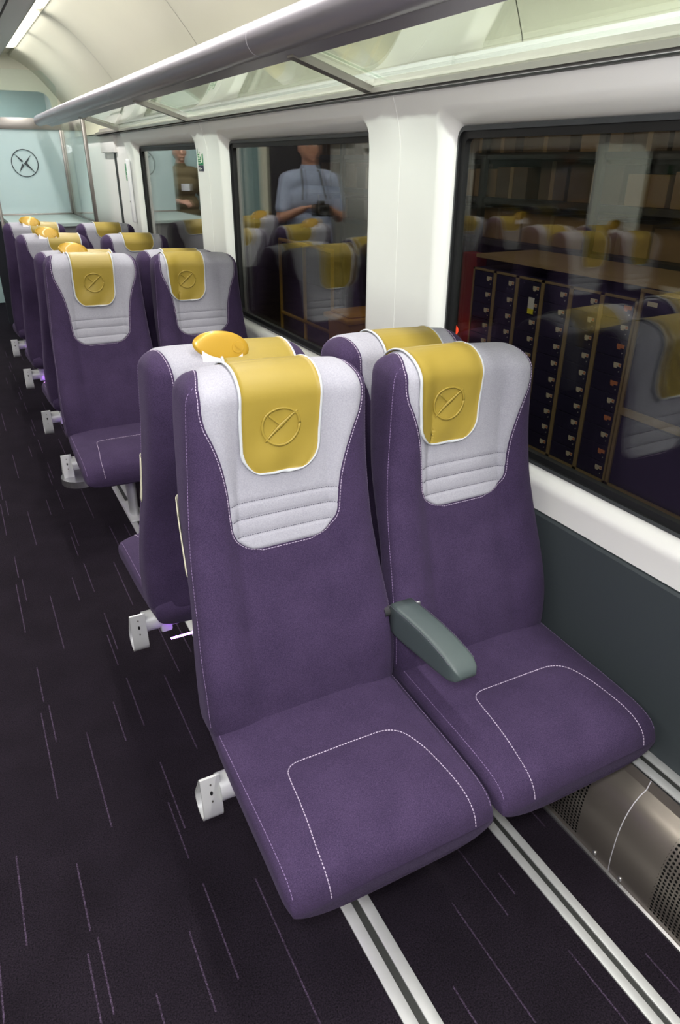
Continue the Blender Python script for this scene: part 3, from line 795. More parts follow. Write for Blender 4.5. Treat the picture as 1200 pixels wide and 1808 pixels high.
def bracket(flip):
    """tear drop ring on the aisle end; it faces the camera on every row"""
    bm = bmesh.new(); pts = []
    # centre line in (y,z): upright front face, round bottom, slanting back
    r = .034; cy, cz = 0.004, .272
    pts = [(-.029, .300), (-.030, .285)]
    for k in range(1, 25):
        a = PI + (PI*1.13)*k/24; pts.append((cy+r*math.cos(a), cz+r*math.sin(a)))
    pts += [(-.004, .352), (-.012, .366), (-.017, .371), (-.022, .370)]
    n = len(pts); t = .0045; inner = []
    cen = (sum(p[0] for p in pts)/n, sum(p[1] for p in pts)/n)
    for i in range(n):
        a, b = pts[(i-1) % n], pts[(i+1) % n]; dx, dz = b[0]-a[0], b[1]-a[1]; l = math.hypot(dx, dz); nx_, nz_ = -dz/l, dx/l
        if (cen[0]-pts[i][0])*nx_+(cen[1]-pts[i][1])*nz_ < 0: nx_, nz_ = -nx_, -nz_
        inner.append((pts[i][0]+nx_*t, pts[i][1]+nz_*t))
    x0, x1 = -.511, -.467
    V = [[bm.verts.new((x, p[0], p[1])) for p in q] for q, x in ((pts, x0), (pts, x1), (inner, x1), (inner, x0))]
    for a, b in ((0, 1), (1, 2), (2, 3), (3, 0)):
        for i in range(n): bm.faces.new((V[a][i], V[a][(i+1) % n], V[b][(i+1) % n], V[b][i]))
    bmesh.ops.recalc_face_normals(bm, faces=bm.faces)
    # slot and two screw marks on the front face
    p0, p1 = Vector((0, pts[0][0], pts[0][1])), Vector((0, pts[-1][0], pts[-1][1])); d = (p1-p0).normalized(); nf = Vector((0, -d.z, d.y))
    for f_, rx, rz, mi in ((.42, .0032, .006, 1), (.74, .0022, .003, 2), (.10, .0022, .003, 2)):
        c = p0.lerp(p1, f_)+Vector(((x0+x1)/2, 0, 0))+nf*.0006
        vs = [bm.verts.new(c+Vector((1, 0, 0))*rx*math.cos(2*PI*k/16)+d*rz*math.sin(2*PI*k/16)) for k in range(16)]
        fc = bm.faces.new(vs); fc.material_index = mi
    return bm
base_pair = make_pair(); pairM = lean(copy_tree(base_pair), -1); pairF = lean(base_pair, 1)
me_br = bpy.data.meshes.new('end_bracket'); b_ = bracket(0); b_.to_mesh(me_br); b_.free()
for x in (ALUP, BLACK, STEEL): me_br.materials.append(x)
for p in me_br.polygons: p.use_smooth = True
class _O: data = me_br
sharp(_O, 30)
def handle_mesh():
    bm = bmesh.new(); nu, nv = 48, 14; W_, H_, D_ = .064, .0335, .013
    bmesh.ops.create_uvsphere(bm, u_segments=nu, v_segments=24, radius=1)
    for v in bm.verts:
        x, y, z = v.co.x, v.co.y, v.co.z
        rr = math.sqrt(x*x+z*z)
        X = x*W_; Z = z*H_*(1+.10*x)
        Y = y*D_
        if y < 0: Y = y*D_*.9+.0045*max(0, 1-(rr/.9)**2)          # dished front
        v.co = (X, Y, Z-.010*x)
    # round button with an engraved cross
    for r0, r1, h0, h1 in ((.0145, .0135, -.0062, -.0084),):
        c = Vector((.036, 0, -.006)); N = 28
        A = [bm.verts.new(c+Vector((r0*math.cos(2*PI*k/N), h0, r0*.9*math.sin(2*PI*k/N)))) for k in range(N)]
        B = [bm.verts.new(c+Vector((r1*math.cos(2*PI*k/N), h1, r1*.9*math.sin(2*PI*k/N)))) for k in range(N)]
        for k in range(N): bm.faces.new((A[k], A[(k+1) % N], B[(k+1) % N], B[k]))
        bm.faces.new(B)
        for ang in (PI/4, -PI/4):
            d = Vector((math.cos(ang), 0, math.sin(ang))); p = Vector((-math.sin(ang), 0, math.cos(ang)))
            tip = .0120
            q = [c+Vector((0, h1-.0004, 0))+d*tip, c+Vector((0, h1-.0026, 0))+p*.0026, c+Vector((0, h1-.0004, 0))-d*tip, c+Vector((0, h1-.0026, 0))-p*.0026]
            bm.faces.new([bm.verts.new(z_) for z_ in q])
    bmesh.ops.recalc_face_normals(bm, faces=bm.faces)
    return bm
me_h = bpy.data.meshes.new('grab_handle'); hb = handle_mesh(); hb.to_mesh(me_h); hb.free(); me_h.materials.append(GOLD)
for p in me_h.polygons: p.use_smooth = True
class _H: data = me_h
sharp(_H, 28)
bm = bmesh.new()
A = [bm.verts.new(p) for p in ((-.046, -.006, 0), (.047, -.006, 0), (.044, -.006, -.055), (-.048, -.006, -.055))]
B = [bm.verts.new(v.co+Vector((0, .014, 0))) for v in A]
for i in range(4): bm.faces.new((A[i], A[(i+1) % 4], B[(i+1) % 4], B[i]))
bm.faces.new(A); bm.faces.new(B[::-1]); bmesh.ops.recalc_face_normals(bm, faces=bm.faces)
me_hb = bpy.data.meshes.new('handle_base'); bm.to_mesh(me_hb); bm.free(); me_hb.materials.append(WHITEP)

bm = bmesh.new(); bx(bm, -.055, .055, -.003, .003, -.0016, .0016)
me_led = bpy.data.meshes.new('light_strip'); bm.to_mesh(me_led); bm.free(); me_led.materials.append(LED)
bm = bmesh.new(); tube(bm, [(0, 0, 0), (0, 0, .03)], .085, 36); me_rh = bpy.data.meshes.new('round_housing'); bm.to_mesh(me_rh); bm.free(); me_rh.materials.append(ALU)
PX = .7415
ROWS = [(1.10, -1, 'nearest purple double seat with grey armrest, facing the camera beside the big window'),
        (1.77, 1, 'purple double seat directly behind the nearest one, facing away, gold handle on top'),
        (3.152, -1, 'purple double seat facing the camera in the middle distance, beyond the second floor bracket'),
        (3.844, 1, 'double seat facing away back to back with the middle distance seats, gold handle above them'),
        (4.77, 1, 'second farthest double seat facing away, only its tops and aisle side show'),
        (5.67, 1, 'farthest double seat, facing away just before the glass screen')]
first = True
def finish(o, y, face, side):
    """add the things that do not turn with the seat: bracket and handle"""
    flip = face > 0
    b = link('end_bracket', me_br, o)
    if side > 0:
        b.location = (0, 0, 0) if not flip else (0, 0, 0)
        if flip: b.matrix_local = Matrix.Rotation(PI, 4, 'Z')
    else:
        # opposite side: bracket must point at the aisle
        b.matrix_local = (Matrix.Rotation(PI, 4, 'Z') if flip else Matrix.Identity(4)) @ Matrix.Diagonal((-1, 1, 1, 1))
    led = link('light_strip', me_led, o); led['label'] = 'thin glowing violet light strip under the seat'
    led.location = (-.345*side if not flip else .352*side, -.195 if not flip else .055, .332 if not flip else .283)
    if abs(y-3.152) < .01 and side > 0:
        rh = link('round_housing', me_rh, o); rh.location = (-.44*side, -.02, .235)
    if flip:
        h = link('grab_handle', me_h, o); h['label'] = 'oval gold grab handle'
        hx = PX-.478 if side > 0 else -(PX-.478)      # world offset from the pair centre towards the aisle
        w = Matrix.Translation(((hx if side < 0 else -hx)+.004, -.276, 1.182))
        h.matrix_local = Matrix.Rotation(PI, 4, 'Z') @ w @ Matrix.Rotation(math.radians(-12), 4, 'X')
        link('handle_base', me_hb, h)
for side in (1, -1):
    for (y, face, lab) in ROWS:
        o = copy_tree(pairF if (face < 0) == (side > 0) else pairM)
        o.location = (PX if side > 0 else LS-PX, y, 0); o.rotation_euler = (0, 0, 0 if face < 0 else PI)
        tag(o, lab if side > 0 else 'purple double seat of the opposite side of the aisle, row %s' % {1.10: 'nearest the camera facing it', 1.77: 'second from the camera', 3.152: 'third from the camera', 3.844: 'fourth from the camera', 4.77: 'fifth from the camera', 5.67: 'farthest from the camera'}[y], 'seat', 'double seats on the window side' if side > 0 else 'double seats across the aisle')
        finish(o, y, face, side)
# remove the template
def kill(o):
    for c in list(o.children): kill(c)
    bpy.data.objects.remove(o)
kill(pairF); kill(pairM)
# velcro patches on the two nearest aisle backs
def velcro(rowi, sgx, ya, yb, zs):
    seat = [o for o in C.objects if o.name.split('.')[0] == 'double_seat' and abs(o.location.y-ROWS[rowi][0]) < .01 and o.location.x > 0][0]
    bk = [c for c in seat.children if c.name.split('.')[0] == 'backrest' and c.location.x*sgx > 0][0]
    bm = bmesh.new(); rows = []
    for k in range(13):
        z = zs[0]+(zs[1]-zs[0])*k/12; row = []
        for j in range(7):
            y = ya(z)+(yb(z)-ya(z))*j/6
            h = BV.ray_cast(Vector((sgx*.6, y, z)), Vector((-sgx, 0, 0)))
            if h[0] is None: h = BV.find_nearest(Vector((sgx*.2, y, z)))
            row.append(bm.verts.new(h[0]+h[1]*.0022))
        rows.append(row)
    for a, b in zip(rows, rows[1:]):
        for i in range(6): bm.faces.new((a[i], a[i+1], b[i+1], b[i]))
    bmesh.ops.recalc_face_normals(bm, faces=bm.faces)
    o = from_bm('fabric_patch', bm, VELCRO, bk); o['label'] = 'cream fabric patch on the side'
    o.modifiers.new('t', 'SOLIDIFY').thickness = .0015
velcro(0, -1, lambda z: interp(REAR, z)-.050, lambda z: interp(REAR, z)-.012, (.775, .925))
velcro(1, 1, lambda z: interp(FRONT, z)+.012, lambda z: interp(FRONT, z)+.058, (.775, .905))

# ================================================================== CAR END
# bulkhead with a frosted blue window over the screen
bm = bmesh.new(); hole = rrect(.30, 1.12, 1.0, 2.135, .10, 8)
bx(bm, 1.12, 1.38, 8.20, 8.26, 0, 2.5); bx(bm, -1.6, -1.12, 8.20, 8.26, 2.135, 2.5); bx(bm, -1.12, 1.12, 8.20, 8.26, 2.135, 2.5)
bx(bm, -.74, -.66, 8.20, 8.26, 0, 2.135)
struct(from_bm('wall_end', bm, CEIL, smooth=False))
struct(boxo('trim_5', .36, 1.12, 8.20, 8.26, 0, 1.0, mat('dark_bulkhead_panel', srgb(40, 42, 52), .6)))
struct(boxo('reflection_backdrop', -1.6, -.74, 8.21, 8.25, 0, 2.135, mat('reflection_backdrop_panel', srgb(48, 46, 54), .4)))  # made-up dark panel out of view, keeps the window reflection dark
struct(boxo('wall_far', -1.6, 1.38, 9.6, 9.66, 0, 2.5, BLUEP))
bm = bmesh.new()
for (cx_, cz_) in ((1.02, 2.035),):
    a0 = [(1.12, 2.136), (1.12, cz_)]+[(cx_+.1*math.cos(t*PI/16), cz_+.1*math.sin(t*PI/16)) for t in range(9)]+[(cx_, 2.136)]
    extr(bm, a0, 8.205, 8.255)
struct(from_bm('trim_4', bm, CEIL, smooth=False))
# luggage stack with glass enclosure
L0 = thing('luggage_stack', 'glass-sided luggage stack with frosted blue rear pane and dark round star emblem', 'luggage rack', (.9, 7.2, 0))
def lo(o): o.location = -L0.location; return o
lo(boxo('worktop', .455, 1.13, 6.62, 7.83, 1.055, 1.078, mat('grey_green_worktop', srgb(150, 166, 164), .35), L0))
lo(boxo('cabinet_body', .47, 1.11, 6.66, 7.80, .02, 1.055, mat('grey_cabinet', srgb(110, 110, 114), .6), L0))
lo(boxo('side_glass', 1.115, 1.123, 6.62, 7.79, 1.078, 1.86, CLEARGLASS, L0))
pane = lo(boxo('frosted_pane', .455, 1.095, 7.795, 7.803, 1.085, 1.80, FROST, L0)); pane['label'] = 'frosted pale blue glass pane'
for nm, a in (('corner_post', (1.105, 1.135, 6.60, 6.63, 1.06, 1.90)), ('rear_post', (1.095, 1.120, 7.785, 7.81, 1.06, 1.86)), ('top_rail', (.45, 1.12, 7.78, 7.815, 1.80, 1.895)), ('bottom_rail', (.455, 1.12, 7.785, 7.81, 1.072, 1.092)), ('side_bottom_rail', (1.108, 1.13, 6.62, 7.80, 1.074, 1.09)), ('aisle_post', (.375, .40, 6.59, 6.615, 0, 1.95))):
    lo(boxo(nm, *a, STEEL, L0, bev=.004))
lo(boxo('upper_glass', .455, 1.12, 7.79, 7.80, 1.90, 2.27, CLEARGLASS, L0))
EMB = mat('dark_emblem', srgb(44, 52, 58), .5)
bm = bmesh.new(); rr = .118
def emb(poly, y=7.788):
    A = [bm.verts.new((.748+px_/135*rr, y, 1.523-pz/135*rr)) for px_, pz in poly]; B = [bm.verts.new(v.co+Vector((0, .004, 0))) for v in A]
    n_ = len(A)
    for i in range(n_): bm.faces.new((A[i], A[(i+1) % n_], B[(i+1) % n_], B[i]))
    bm.faces.new(A); bm.faces.new(B[::-1])
N = 48
for k in range(N):
    a, b = 2*PI*k/N, 2*PI*(k+1)/N
    emb([(135*math.cos(a), 135*math.sin(a)), (135*math.cos(b), 135*math.sin(b)), (126*math.cos(b), 126*math.sin(b)), (126*math.cos(a), 126*math.sin(a))])
emb([(-98, -98), (-12, -20), (-30, -8)]); emb([(-70, 90), (-6, 18), (-30, 4)]); emb([(72, -80), (-12, 4), (22, -2)]); emb([(22, -2), (-12, 4), (92, 96)])
e_ = lo(from_bm('emblem', bm, EMB, L0, smooth=False)); e_['label'] = 'dark ring with a four-pointed blade cross'
# signs and fittings on the wall
def sign(name, y0, y1, z0, z1, label, cat, draw, mats):
    t = thing(name, label, cat, (HX-.001, (y0+y1)/2, z0))
    bm = bmesh.new(); draw(bm, y1-y0, z1-z0); o = from_bm('sign_face', bm, mats, t, smooth=False)
    return t
def q(bm, ya, yb, za, zb, x=-.0022, mi=2):   # ya,yb measured leftwards as seen from inside
    bx(bm, x, x+.0008, -yb, -ya, za, zb, mi=mi)
def draw_exit(bm, w, h):
    bx(bm, -.0015, 0, -w/2, w/2, .028, h, mi=0); bx(bm, -.0015, 0, -w/2, w/2, 0, .026, mi=1)
    q(bm, -.004, .004, h-.040, h-.010); q(bm, -.014, .014, h-.028, h-.022)                      # arrow
    for k in range(4): q(bm, -.014+k*.0035, -.010+k*.0035, h-.028+k*.0022-.003, h-.022+k*.0022+.003)
    q(bm, .014, .032, .040, .052); q(bm, .018, .028, .052, .074); q(bm, .014, .034, .062, .068); q(bm, .019, .027, .077, .087)   # figure
    for k in range(5): q(bm, -.036+(k % 2)*.004, -.020, .036+k*.011, .041+k*.011); q(bm, -.014, .006-(k % 3)*.004, .036+k*.011, .041+k*.011)
    q(bm, -.030, -.012, .010, .014); q(bm, -.020, -.014, .005, .019); q(bm, .0, .022, .009, .013)
sign('exit_sign', 3.943, 4.030, 1.502, 1.615, 'small green exit sign on the white pillar beside the far window', 'sign', draw_exit, [GREEN, NAVYS, SIGNW])
def draw_g(bm, w, h): bx(bm, -.0015, 0, -w/2, w/2, 0, h, mi=0); q(bm, -.02, .01, .03, .036); q(bm, -.01, .03, .06, .066)
sign('exit_sign', 5.76, 5.84, 1.415, 1.53, 'green sign at the car end, left of the farthest window', 'sign', draw_g, [GREEN, NAVYS, SIGNW])
t = thing('wall_lamp', 'slim white vertical handrail cover by the farthest window', 'fitting', (HX, 5.66, 1.14))
bm = bmesh.new(); bx(bm, -.03, -.005, -.02, .02, 0, .42, .008); from_bm('cover', bm, WHITEP, t)
bm = bmesh.new(); tube(bm, [(-.032, 0, .14), (-.030, 0, .14)], .006, 12); from_bm('button', bm, BLACK, t)

# ================================================================== OUTSIDE: THE DEPOT
DF = -.36
struct(boxo('ground', 1.9, 7, -3, 14, DF-.1, DF, mat('depot_floor', srgb(98, 82, 62), .85, var=.2, vscale=4)))
struct(boxo('wall_depot', 5.4, 5.5, -3, 14, DF, 3.2, mat('depot_wall', srgb(88, 78, 62), .9, var=.15, vscale=2)))
struct(boxo('ceiling_depot', 1.9, 5.5, -3, 14, 3.2, 3.3, mat('depot_roof', srgb(60, 56, 50), .9)))
NAVY = mat('navy_steel', srgb(30, 28, 60), .45, var=.06, vscale=8); BRN = mat('brown_frame', srgb(140, 120, 88), .55); LAB = mat('label_paper', srgb(206, 196, 180), .7); LABO = mat('orange_label', srgb(196, 120, 84), .7)
YELT = mat('yellow_tag', srgb(238, 226, 60), .6); KEY = mat('keyhole_metal', srgb(200, 200, 200), .3, metal=.7)
def cabinet(y0, y1, ztop, nd, label, orange=False, tagged=False):
    t = thing('drawer_cabinet', label, 'cabinet', (3.5, (y0+y1)/2, DF), 'navy drawer cabinets outside the window')
    w = (y1-y0); h = ztop-DF
    bm = bmesh.new(); bx(bm, .012, .45, -w/2+.004, w/2-.004, .0, h); from_bm('cabinet_body', bm, NAVY, t, smooth=False)
    bm = bmesh.new()
    for yy_ in (-w/2, w/2-.016): bx(bm, -.004, .012, yy_, yy_+.016, 0, h)
    bx(bm, -.004, .012, -w/2, w/2, h-.014, h); bx(bm, -.004, .012, -w/2, w/2, 0, .03)
    from_bm('frame', bm, BRN, t, smooth=False)
    dh = (h-.05)/nd
    for k in range(nd):
        z0 = .032+dh*k
        bm = bmesh.new(); bx(bm, -.002, .014, -w/2+.020, w/2-.020, z0+.002, z0+dh-.002, .002); d = from_bm('drawer', bm, NAVY, t, smooth=False)
        bm = bmesh.new(); bx(bm, -.004, -.002, -w/2+.035, -w/2+.092, z0+dh*.55, z0+dh*.55+.022); 
        bx(bm, -.0045, -.002, -w/2+.064, -w/2+.088, z0+dh*.55-.010, z0+dh*.55, mi=0)
        bx(bm, -.0048, -.002, -w/2+.037, -w/2+.052, z0+dh*.55+.004, z0+dh*.55+.018, mi=1)
        from_bm('label', bm, [LABO if (orange and k % 2) else LAB, LABO], d, smooth=False)
        bm = bmesh.new(); tube(bm, [(-.006, -w/2+.043, z0+dh*.3), (-.001, -w/2+.043, z0+dh*.3)], .004, 8); from_bm('lock', bm, KEY, d)
    if tagged:
        bm = bmesh.new(); bx(bm, -.008, -.005, -w/2+.062, -w/2+.120, h-.20, h-.125, mi=0); bx(bm, -.008, -.005, -w/2+.062, -w/2+.120, h-.235, h-.20, mi=1)
        o = from_bm('hanging_tag', bm, [WHITEP, YELT], t, smooth=False); o['label'] = 'white and yellow tag'
    return t
edges = [4.49, 4.23, 3.98, 3.72, 3.455, 3.19, 2.92]
names = ['leftmost navy cabinet outside the window, without labels in view', 'second navy drawer cabinet from the left outside the big window', 'navy drawer cabinet outside carrying a white and yellow tag', 'navy drawer cabinet outside, just right of the one with the yellow tag', 'fifth navy drawer cabinet from the left, outside behind the seat reflection', 'sixth navy drawer cabinet outside, with many orange labels']
for i in range(6):
    cabinet(edges[i+1], edges[i], .835, 10, names[i], orange=(i == 5), tagged=(i == 2))
def widecab(y0, y1, label):
    t = thing('storage_cabinet', label, 'cabinet', (3.5, (y0+y1)/2, DF), 'wide navy cabinets outside'); w = y1-y0; h = .90-DF
    bm = bmesh.new(); bx(bm, .012, .45, -w/2+.004, w/2-.004, 0, h); from_bm('cabinet_body', bm, NAVY, t, smooth=False)
    bm = bmesh.new()
    for yy_ in (-w/2, w/2-.022): bx(bm, -.004, .012, yy_, yy_+.022, 0, h)
    bx(bm, -.008, .012, -w/2, w/2, h-.02, h); bx(bm, -.008, .012, -w/2, w/2, .50, .545); bx(bm, -.004, .012, -w/2, w/2, 0, .03); from_bm('frame', bm, BRN, t, smooth=False)
    for (za, zb) in ((.56, h-.03), (.04, .49)):
        bm = bmesh.new(); bx(bm, -.002, .014, -w/2+.03, w/2-.03, za, zb, .003); d = from_bm('door_panel', bm, NAVY, t, smooth=False)
    bm = bmesh.new(); bx(bm, -.004, -.002, w/2-.13, w/2-.06, h-.09, h-.065); from_bm('label', bm, LAB, t, smooth=False)
    return t
widecab(2.10, 2.91, 'wide navy cabinet outside at the right, with a brown rail across its middle')
widecab(1.28, 2.09, 'wide navy cabinet outside cut off by the right edge of the photo')
widecab(.46, 1.27, 'wide navy cabinet outside, beyond the right edge of the photo')
# ledge on top
tag(boxo('plywood_ledge', 3.52, 4.10, .4, 4.5, .905, .93, mat('plywood', srgb(150, 126, 90), .7, var=.1, vscale=3)), 'long brown plywood ledge running above the navy cabinets', 'shelf')
CARD = mat('cardboard', srgb(132, 106, 74), .85, var=.1, vscale=5); CARD2 = mat('dark_cardboard', srgb(92, 74, 54), .85, var=.12, vscale=5); TAPE = mat('packing_tape', srgb(140, 118, 86), .4)
SHELFM = mat('shelf_steel', srgb(52, 50, 48), .6)
sh = thing('storage_rack', 'tall dark steel storage rack of cardboard boxes outside the windows', 'shelving', (4.5, 4, DF))
for z in (1.28, 1.62, 2.02, .95):
    bm = bmesh.new(); bx(bm, -.35, .35, -4.2, 5.0, z-DF-.045, z-DF); from_bm('shelf_board', bm, SHELFM, sh, smooth=False)
for y in (-3.9, -2.6, -1.3, 0, 1.3, 2.6, 3.9):
    bm = bmesh.new(); bx(bm, -.37, -.33, y-.03, y+.03, 0, 2.9); from_bm('upright', bm, SHELFM, sh, smooth=False)
random.seed(7)
k = 0
for zi, z in enumerate((.95, 1.28, 1.62)):
    y = .3
    where = ('bottom', 'middle', 'top')[zi]
    while y < 8.6:
        w = random.uniform(.28, .52) if zi else random.uniform(.5, .8); h = random.uniform(.20, .285) if zi else random.uniform(.2, .27)
        t = thing('cardboard_box', 'brown cardboard box on the %s shelf of the rack outside' % where, 'box', (4.46+random.uniform(-.05, .05), y+w/2, z+.001), 'cardboard boxes on the %s shelf outside' % where)
        bm = bmesh.new(); bx(bm, -.22, .22, -w/2, w/2, 0, h, .004); from_bm('carton', bm, CARD if random.random() < .55 else CARD2, t, smooth=False)
        bm = bmesh.new(); bx(bm, -.2225, -.219, -.022, .022, h*.0, h+.0015); bx(bm, -.2225, .222, -.022, .022, h, h+.0015); from_bm('tape', bm, TAPE, t, smooth=False)
        y += w+random.uniform(.01, .09)
# red post and light
t = thing('red_post', 'dull red steel post outside, left of the navy cabinets', 'post', (3.6, 4.62, DF)); bm = bmesh.new(); bx(bm, -.05, .05, -.09, .09, .012, 1.28, .006); bx(bm, -.08, .08, -.12, .12, 0, .012); from_bm('post_body', bm, mat('red_paint', srgb(130, 40, 40), .5), t, smooth=False)
t = thing('warning_light', 'bright red light outside just above the window seat back', 'lamp', (3.42, 4.60, DF)); bm = bmesh.new(); bmesh.ops.create_uvsphere(bm, u_segments=20, v_segments=12, radius=.05, matrix=Matrix.Translation((0, 0, .70))); from_bm('lens', bm, mat('red_lens', srgb(230, 40, 20), .3, emit=(1, .08, .03, 1), es=1.5), t)
bm = bmesh.new(); tube(bm, [(0, 0, 0), (0, 0, .66)], .012, 12); from_bm('stem', bm, SHELFM, t)
bm = bmesh.new(); tube(bm, [(0, 0, 0), (0, 0, .012)], .07, 20); from_bm('base', bm, SHELFM, t)
# yellow bin
t = thing('storage_bin', 'yellow lidded bin outside, at the lower right of the middle window', 'bin', (2.62, 4.72, DF)); YB_ = mat('yellow_plastic', srgb(176, 124, 24), .5)
bm = bmesh.new(); A = [bm.verts.new(p) for p in ((-.14, -.14, 0), (.14, -.14, 0), (.14, .14, 0), (-.14, .14, 0))]; B = [bm.verts.new((v.co.x*1.22, v.co.y*1.22, .84)) for v in A]
for i in range(4): bm.faces.new((A[i], A[(i+1) % 4], B[(i+1) % 4], B[i]))
bm.faces.new(A); bm.faces.new(B); bmesh.ops.recalc_face_normals(bm, faces=bm.faces); from_bm('bin_body', bm, YB_, t, smooth=False)
bm = bmesh.new(); bx(bm, -.20, .20, -.20, .20, .84, .88, .01); bx(bm, -.16, .16, -.16, .16, .88, .90, .01); from_bm('lid', bm, YB_, t)
t = thing('platform_barrier', 'yellow handrail of posts and a bar outside the middle window', 'barrier', (3.0, 6.4, DF)); YP = mat('yellow_paint', srgb(190, 150, 50), .5)
for y in (-.5, .1, .7):
    bm = bmesh.new(); tube(bm, [(0, y, 0), (0, y, 1.2)], .018, 12); from_bm('post', bm, YP, t)
bm = bmesh.new(); tube(bm, [(0, -.5, .46), (0, .7, .46)], .018, 12); tube(bm, [(0, -.5, 1.19), (0, .7, 1.19)], .018, 12); from_bm('bar', bm, YP, t)

# ================================================================== PEOPLE (standing in the aisle, beyond the last seats)
SKIN = mat('skin', srgb(190, 140, 118), .5); HAIRM = mat('dark_hair', srgb(58, 46, 38), .7, bump='noise', bscale=200, bstr=.5)
def cap(bm, a, b, ra, rb, sx=1, n=14):
    """tapered capsule; the voxel remesh joins all of them into one continuous skin"""
    a, b = Vector(a), Vector(b); d = (b-a); L = max(d.length, 1e-4); d = d/L
    q_ = Vector((0, 0, 1)).rotation_difference(d).to_matrix().to_4x4(); q_.translation = a
    rings = []
    for k in range(7): t = PI/2*k/6; rings.append((-ra*math.cos(t), ra*math.sin(t)))
    for k in range(7): t = PI/2*k/6; rings.append((L+rb*math.sin(t), rb*math.cos(t)))
    V = [[bm.verts.new(q_ @ Vector((max(r, 1e-4)*math.cos(2*PI*i/n), max(r, 1e-4)*math.sin(2*PI*i/n), z))) for i in range(n)] for z, r in rings]
    for A_, B_ in zip(V, V[1:]):
        for i in range(n): bm.faces.new((A_[i], A_[(i+1) % n], B_[(i+1) % n], B_[i]))
    bm.faces.new(V[0][::-1]); bm.faces.new(V[-1])
def ell(bm, c, r, n=20):
    bmesh.ops.create_uvsphere(bm, u_segments=n, v_segments=n//2+2, radius=1, matrix=Matrix.Translation(c) @ Matrix.Diagonal((*r, 1)))
def skinned(name, bm, m_, parent, vox=.007, it=6):
    o = from_bm(name, bm, m_, parent); r = o.modifiers.new('r', 'REMESH'); r.mode = 'VOXEL'; r.voxel_size = vox; r.use_smooth_shade = True
    k = o.modifiers.new('s', 'SMOOTH'); k.iterations = it; k.factor = .5; return o
def hand(bm, w, d, up, side):
    """palm, four fingers and a thumb; w wrist, d direction, up back of hand, side towards the thumb"""
    w, d, up, side = Vector(w), Vector(d).normalized(), Vector(up).normalized(), Vector(side).normalized()
    for k, t in enumerate((-.032, -.011, .010, .030)): cap(bm, w+side*t*.5+d*.01, w+side*t+d*.085, .014, .011)
    for k, (t, L) in enumerate(((-.032, .058), (-.011, .07), (.010, .075), (.030, .068))):
        p = w+side*t+d*.088; m1 = p+d*L*.5-up*.012; m2 = m1+d*L*.25-up*.030
        cap(bm, p, m1, .0095, .0085); cap(bm, m1, m2, .0085, .0075)
    p = w+side*.022+d*.03; m1 = p+side*.034+d*.028; m2 = m1+side*.004+d*.034-up*.01
    cap(bm, p, m1, .013, .011); cap(bm, m1, m2, .011, .0085)
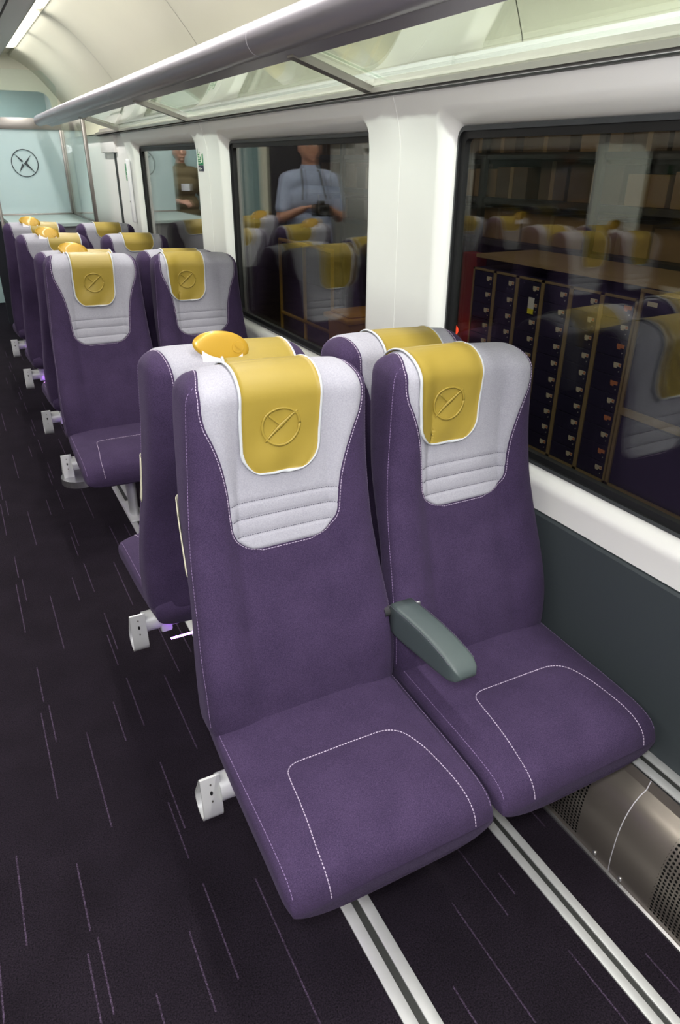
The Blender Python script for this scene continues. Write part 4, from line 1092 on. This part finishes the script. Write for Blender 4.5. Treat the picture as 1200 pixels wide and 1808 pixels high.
def person(loc, rotz, label, shirt, trousers, arms, hair=HAIRM, scale=1.0, headtilt=0):
    t = thing('person', label, 'person', loc); t.rotation_euler = (0, 0, rotz)
    b = bmesh.new()                              # faces -Y in its own frame
    ell(b, (0, -.005, 1.655), (.074, .094, .112)); ell(b, (0, -.035, 1.60), (.055, .060, .058))      # skull and jaw
    cap(b, (0, -.098, 1.655), (0, -.112, 1.625), .010, .015); cap(b, (-.012, -.088, 1.592), (.012, -.088, 1.592), .010, .010); ell(b, (0, -.076, 1.560), (.022, .02, .016))
    for sx in (-1, 1): ell(b, (sx*.077, .005, 1.64), (.010, .022, .034)); ell(b, (sx*.030, -.085, 1.672), (.020, .012, .010))
    cap(b, (0, .015, 1.44), (0, .0, 1.58), .060, .054)
    cap(b, (-.12, .01, 1.40), (.12, .01, 1.40), .085, .085); cap(b, (-.06, 0, 1.28), (.06, 0, 1.28), .115, .115); cap(b, (-.07, 0, 1.05), (.07, 0, 1.05), .10, .10); cap(b, (-.075, .01, .93), (.075, .01, .93), .112, .112)
    for sx, (el, wr) in zip((-1, 1), arms):
        sh = Vector((sx*.185, .01, 1.405)); cap(b, sh, el, .056, .043); cap(b, el, wr, .042, .028)
        d = (Vector(wr)-Vector(el)).normalized(); side = Vector((-sx, 0, .3)).normalized(); side = (side-d*side.dot(d)).normalized(); up = d.cross(side)*-1
        if up.z < 0: up = -up
        hand(b, wr, d, up, side)
        cap(b, (sx*.095, .0, .90), (sx*.105, -.005, .50), .086, .058); cap(b, (sx*.105, -.005, .50), (sx*.11, .02, .10), .056, .038); cap(b, (sx*.11, .03, .045), (sx*.125, -.15, .035), .038, .034)
    skinned('body', b, SKIN, t, .006)
    c = bmesh.new()                              # shirt with short sleeves
    cap(c, (-.125, .01, 1.395), (.125, .01, 1.395), .098, .098); cap(c, (-.065, 0, 1.27), (.065, 0, 1.27), .132, .132); cap(c, (-.075, 0, 1.06), (.075, 0, 1.06), .122, .122); cap(c, (-.08, .01, .95), (.08, .01, .95), .128, .128)
    cap(c, (0, .015, 1.43), (0, .01, 1.49), .075, .070)
    for sx, (el, wr) in zip((-1, 1), arms):
        sh = Vector((sx*.185, .01, 1.405)); cap(c, sh, sh.lerp(Vector(el), .72), .070, .064)
    skinned('shirt', c, shirt, t, .010)
    c = bmesh.new(); cap(c, (-.08, .01, .90), (.08, .01, .90), .124, .124)
    for sx in (-1, 1): cap(c, (sx*.095, .0, .88), (sx*.105, -.005, .50), .104, .076); cap(c, (sx*.105, -.005, .50), (sx*.11, .02, .09), .074, .064)
    skinned('trousers', c, trousers, t, .010)
    for sx in (-1, 1):
        c = bmesh.new(); cap(c, (sx*.11, .035, .052), (sx*.127, -.165, .045), .050, .042); cap(c, (sx*.11, .03, .06), (sx*.11, .02, .10), .048, .05); skinned('shoe', c, BLACK, t, .008)
    c = bmesh.new(); ell(c, (0, .018, 1.688), (.081, .094, .092)); ell(c, (0, .045, 1.63), (.074, .066, .075)); skinned('hair', c, hair, t, .007)
    for sx in (-1, 1):
        c = bmesh.new(); ell(c, (sx*.031, -.0935, 1.664), (.012, .007, .0075), 12); e = from_bm('eye', c, mat('eye_white', srgb(220, 216, 210), .3), t)
        c = bmesh.new(); ell(c, (sx*.031, -.0995, 1.664), (.0052, .003, .0055), 10); from_bm('iris', c, BLACK, e)
    return t
SHIRTB = mat('pale_blue_cotton', srgb(168, 180, 206), .8); TRD = mat('dark_trouser_cloth', srgb(40, 42, 52), .85); SHIRTO = mat('olive_cotton', srgb(98, 82, 52), .8)
p1 = person((-.16, 5.86, 0), math.radians(12), 'person in a pale blue shirt with a dark neck strap, reflected in the middle window', SHIRTB, TRD,
            (((-.25, -.02, 1.12), (-.11, -.24, 1.20)), ((.25, -.02, 1.12), (.11, -.24, 1.20))))
c = bmesh.new()
tube(c, [(-.10, -.20, 1.27), (-.085, -.155, 1.36), (-.075, -.06, 1.475), (-.05, .06, 1.505), (.05, .06, 1.505), (.075, -.06, 1.475), (.085, -.155, 1.36), (.10, -.20, 1.27)], .009, 10); from_bm('neck_strap', c, BLACK, p1)
cm = thing('camera', 'black camera held at the chest by the person in the pale blue shirt', 'camera', p1.matrix_basis @ Vector((0, -.40, 1.20))); cm.rotation_euler = p1.rotation_euler
c = bmesh.new(); bx(c, -.07, .07, -.03, .03, -.045, .045, .01); bx(c, -.028, .028, -.035, .02, .04, .068, .008); from_bm('camera_body', c, BLACK, cm)
c = bmesh.new(); tube(c, [(0, -.028, -.002), (0, -.10, -.002)], .036, 28); from_bm('lens', c, GASKET, cm)
p2 = person((-.07, 9.35, 0), 0, 'person in an olive shirt with a white badge, seen reflected in the farthest window', SHIRTO, TRD,
            (((-.26, .02, 1.12), (-.21, -.20, 1.02)), ((.26, .0, 1.12), (.10, -.20, 1.10))))
boxo('badge', -.05, .05, -.142, -.137, 1.22, 1.30, WHITEP, p2)
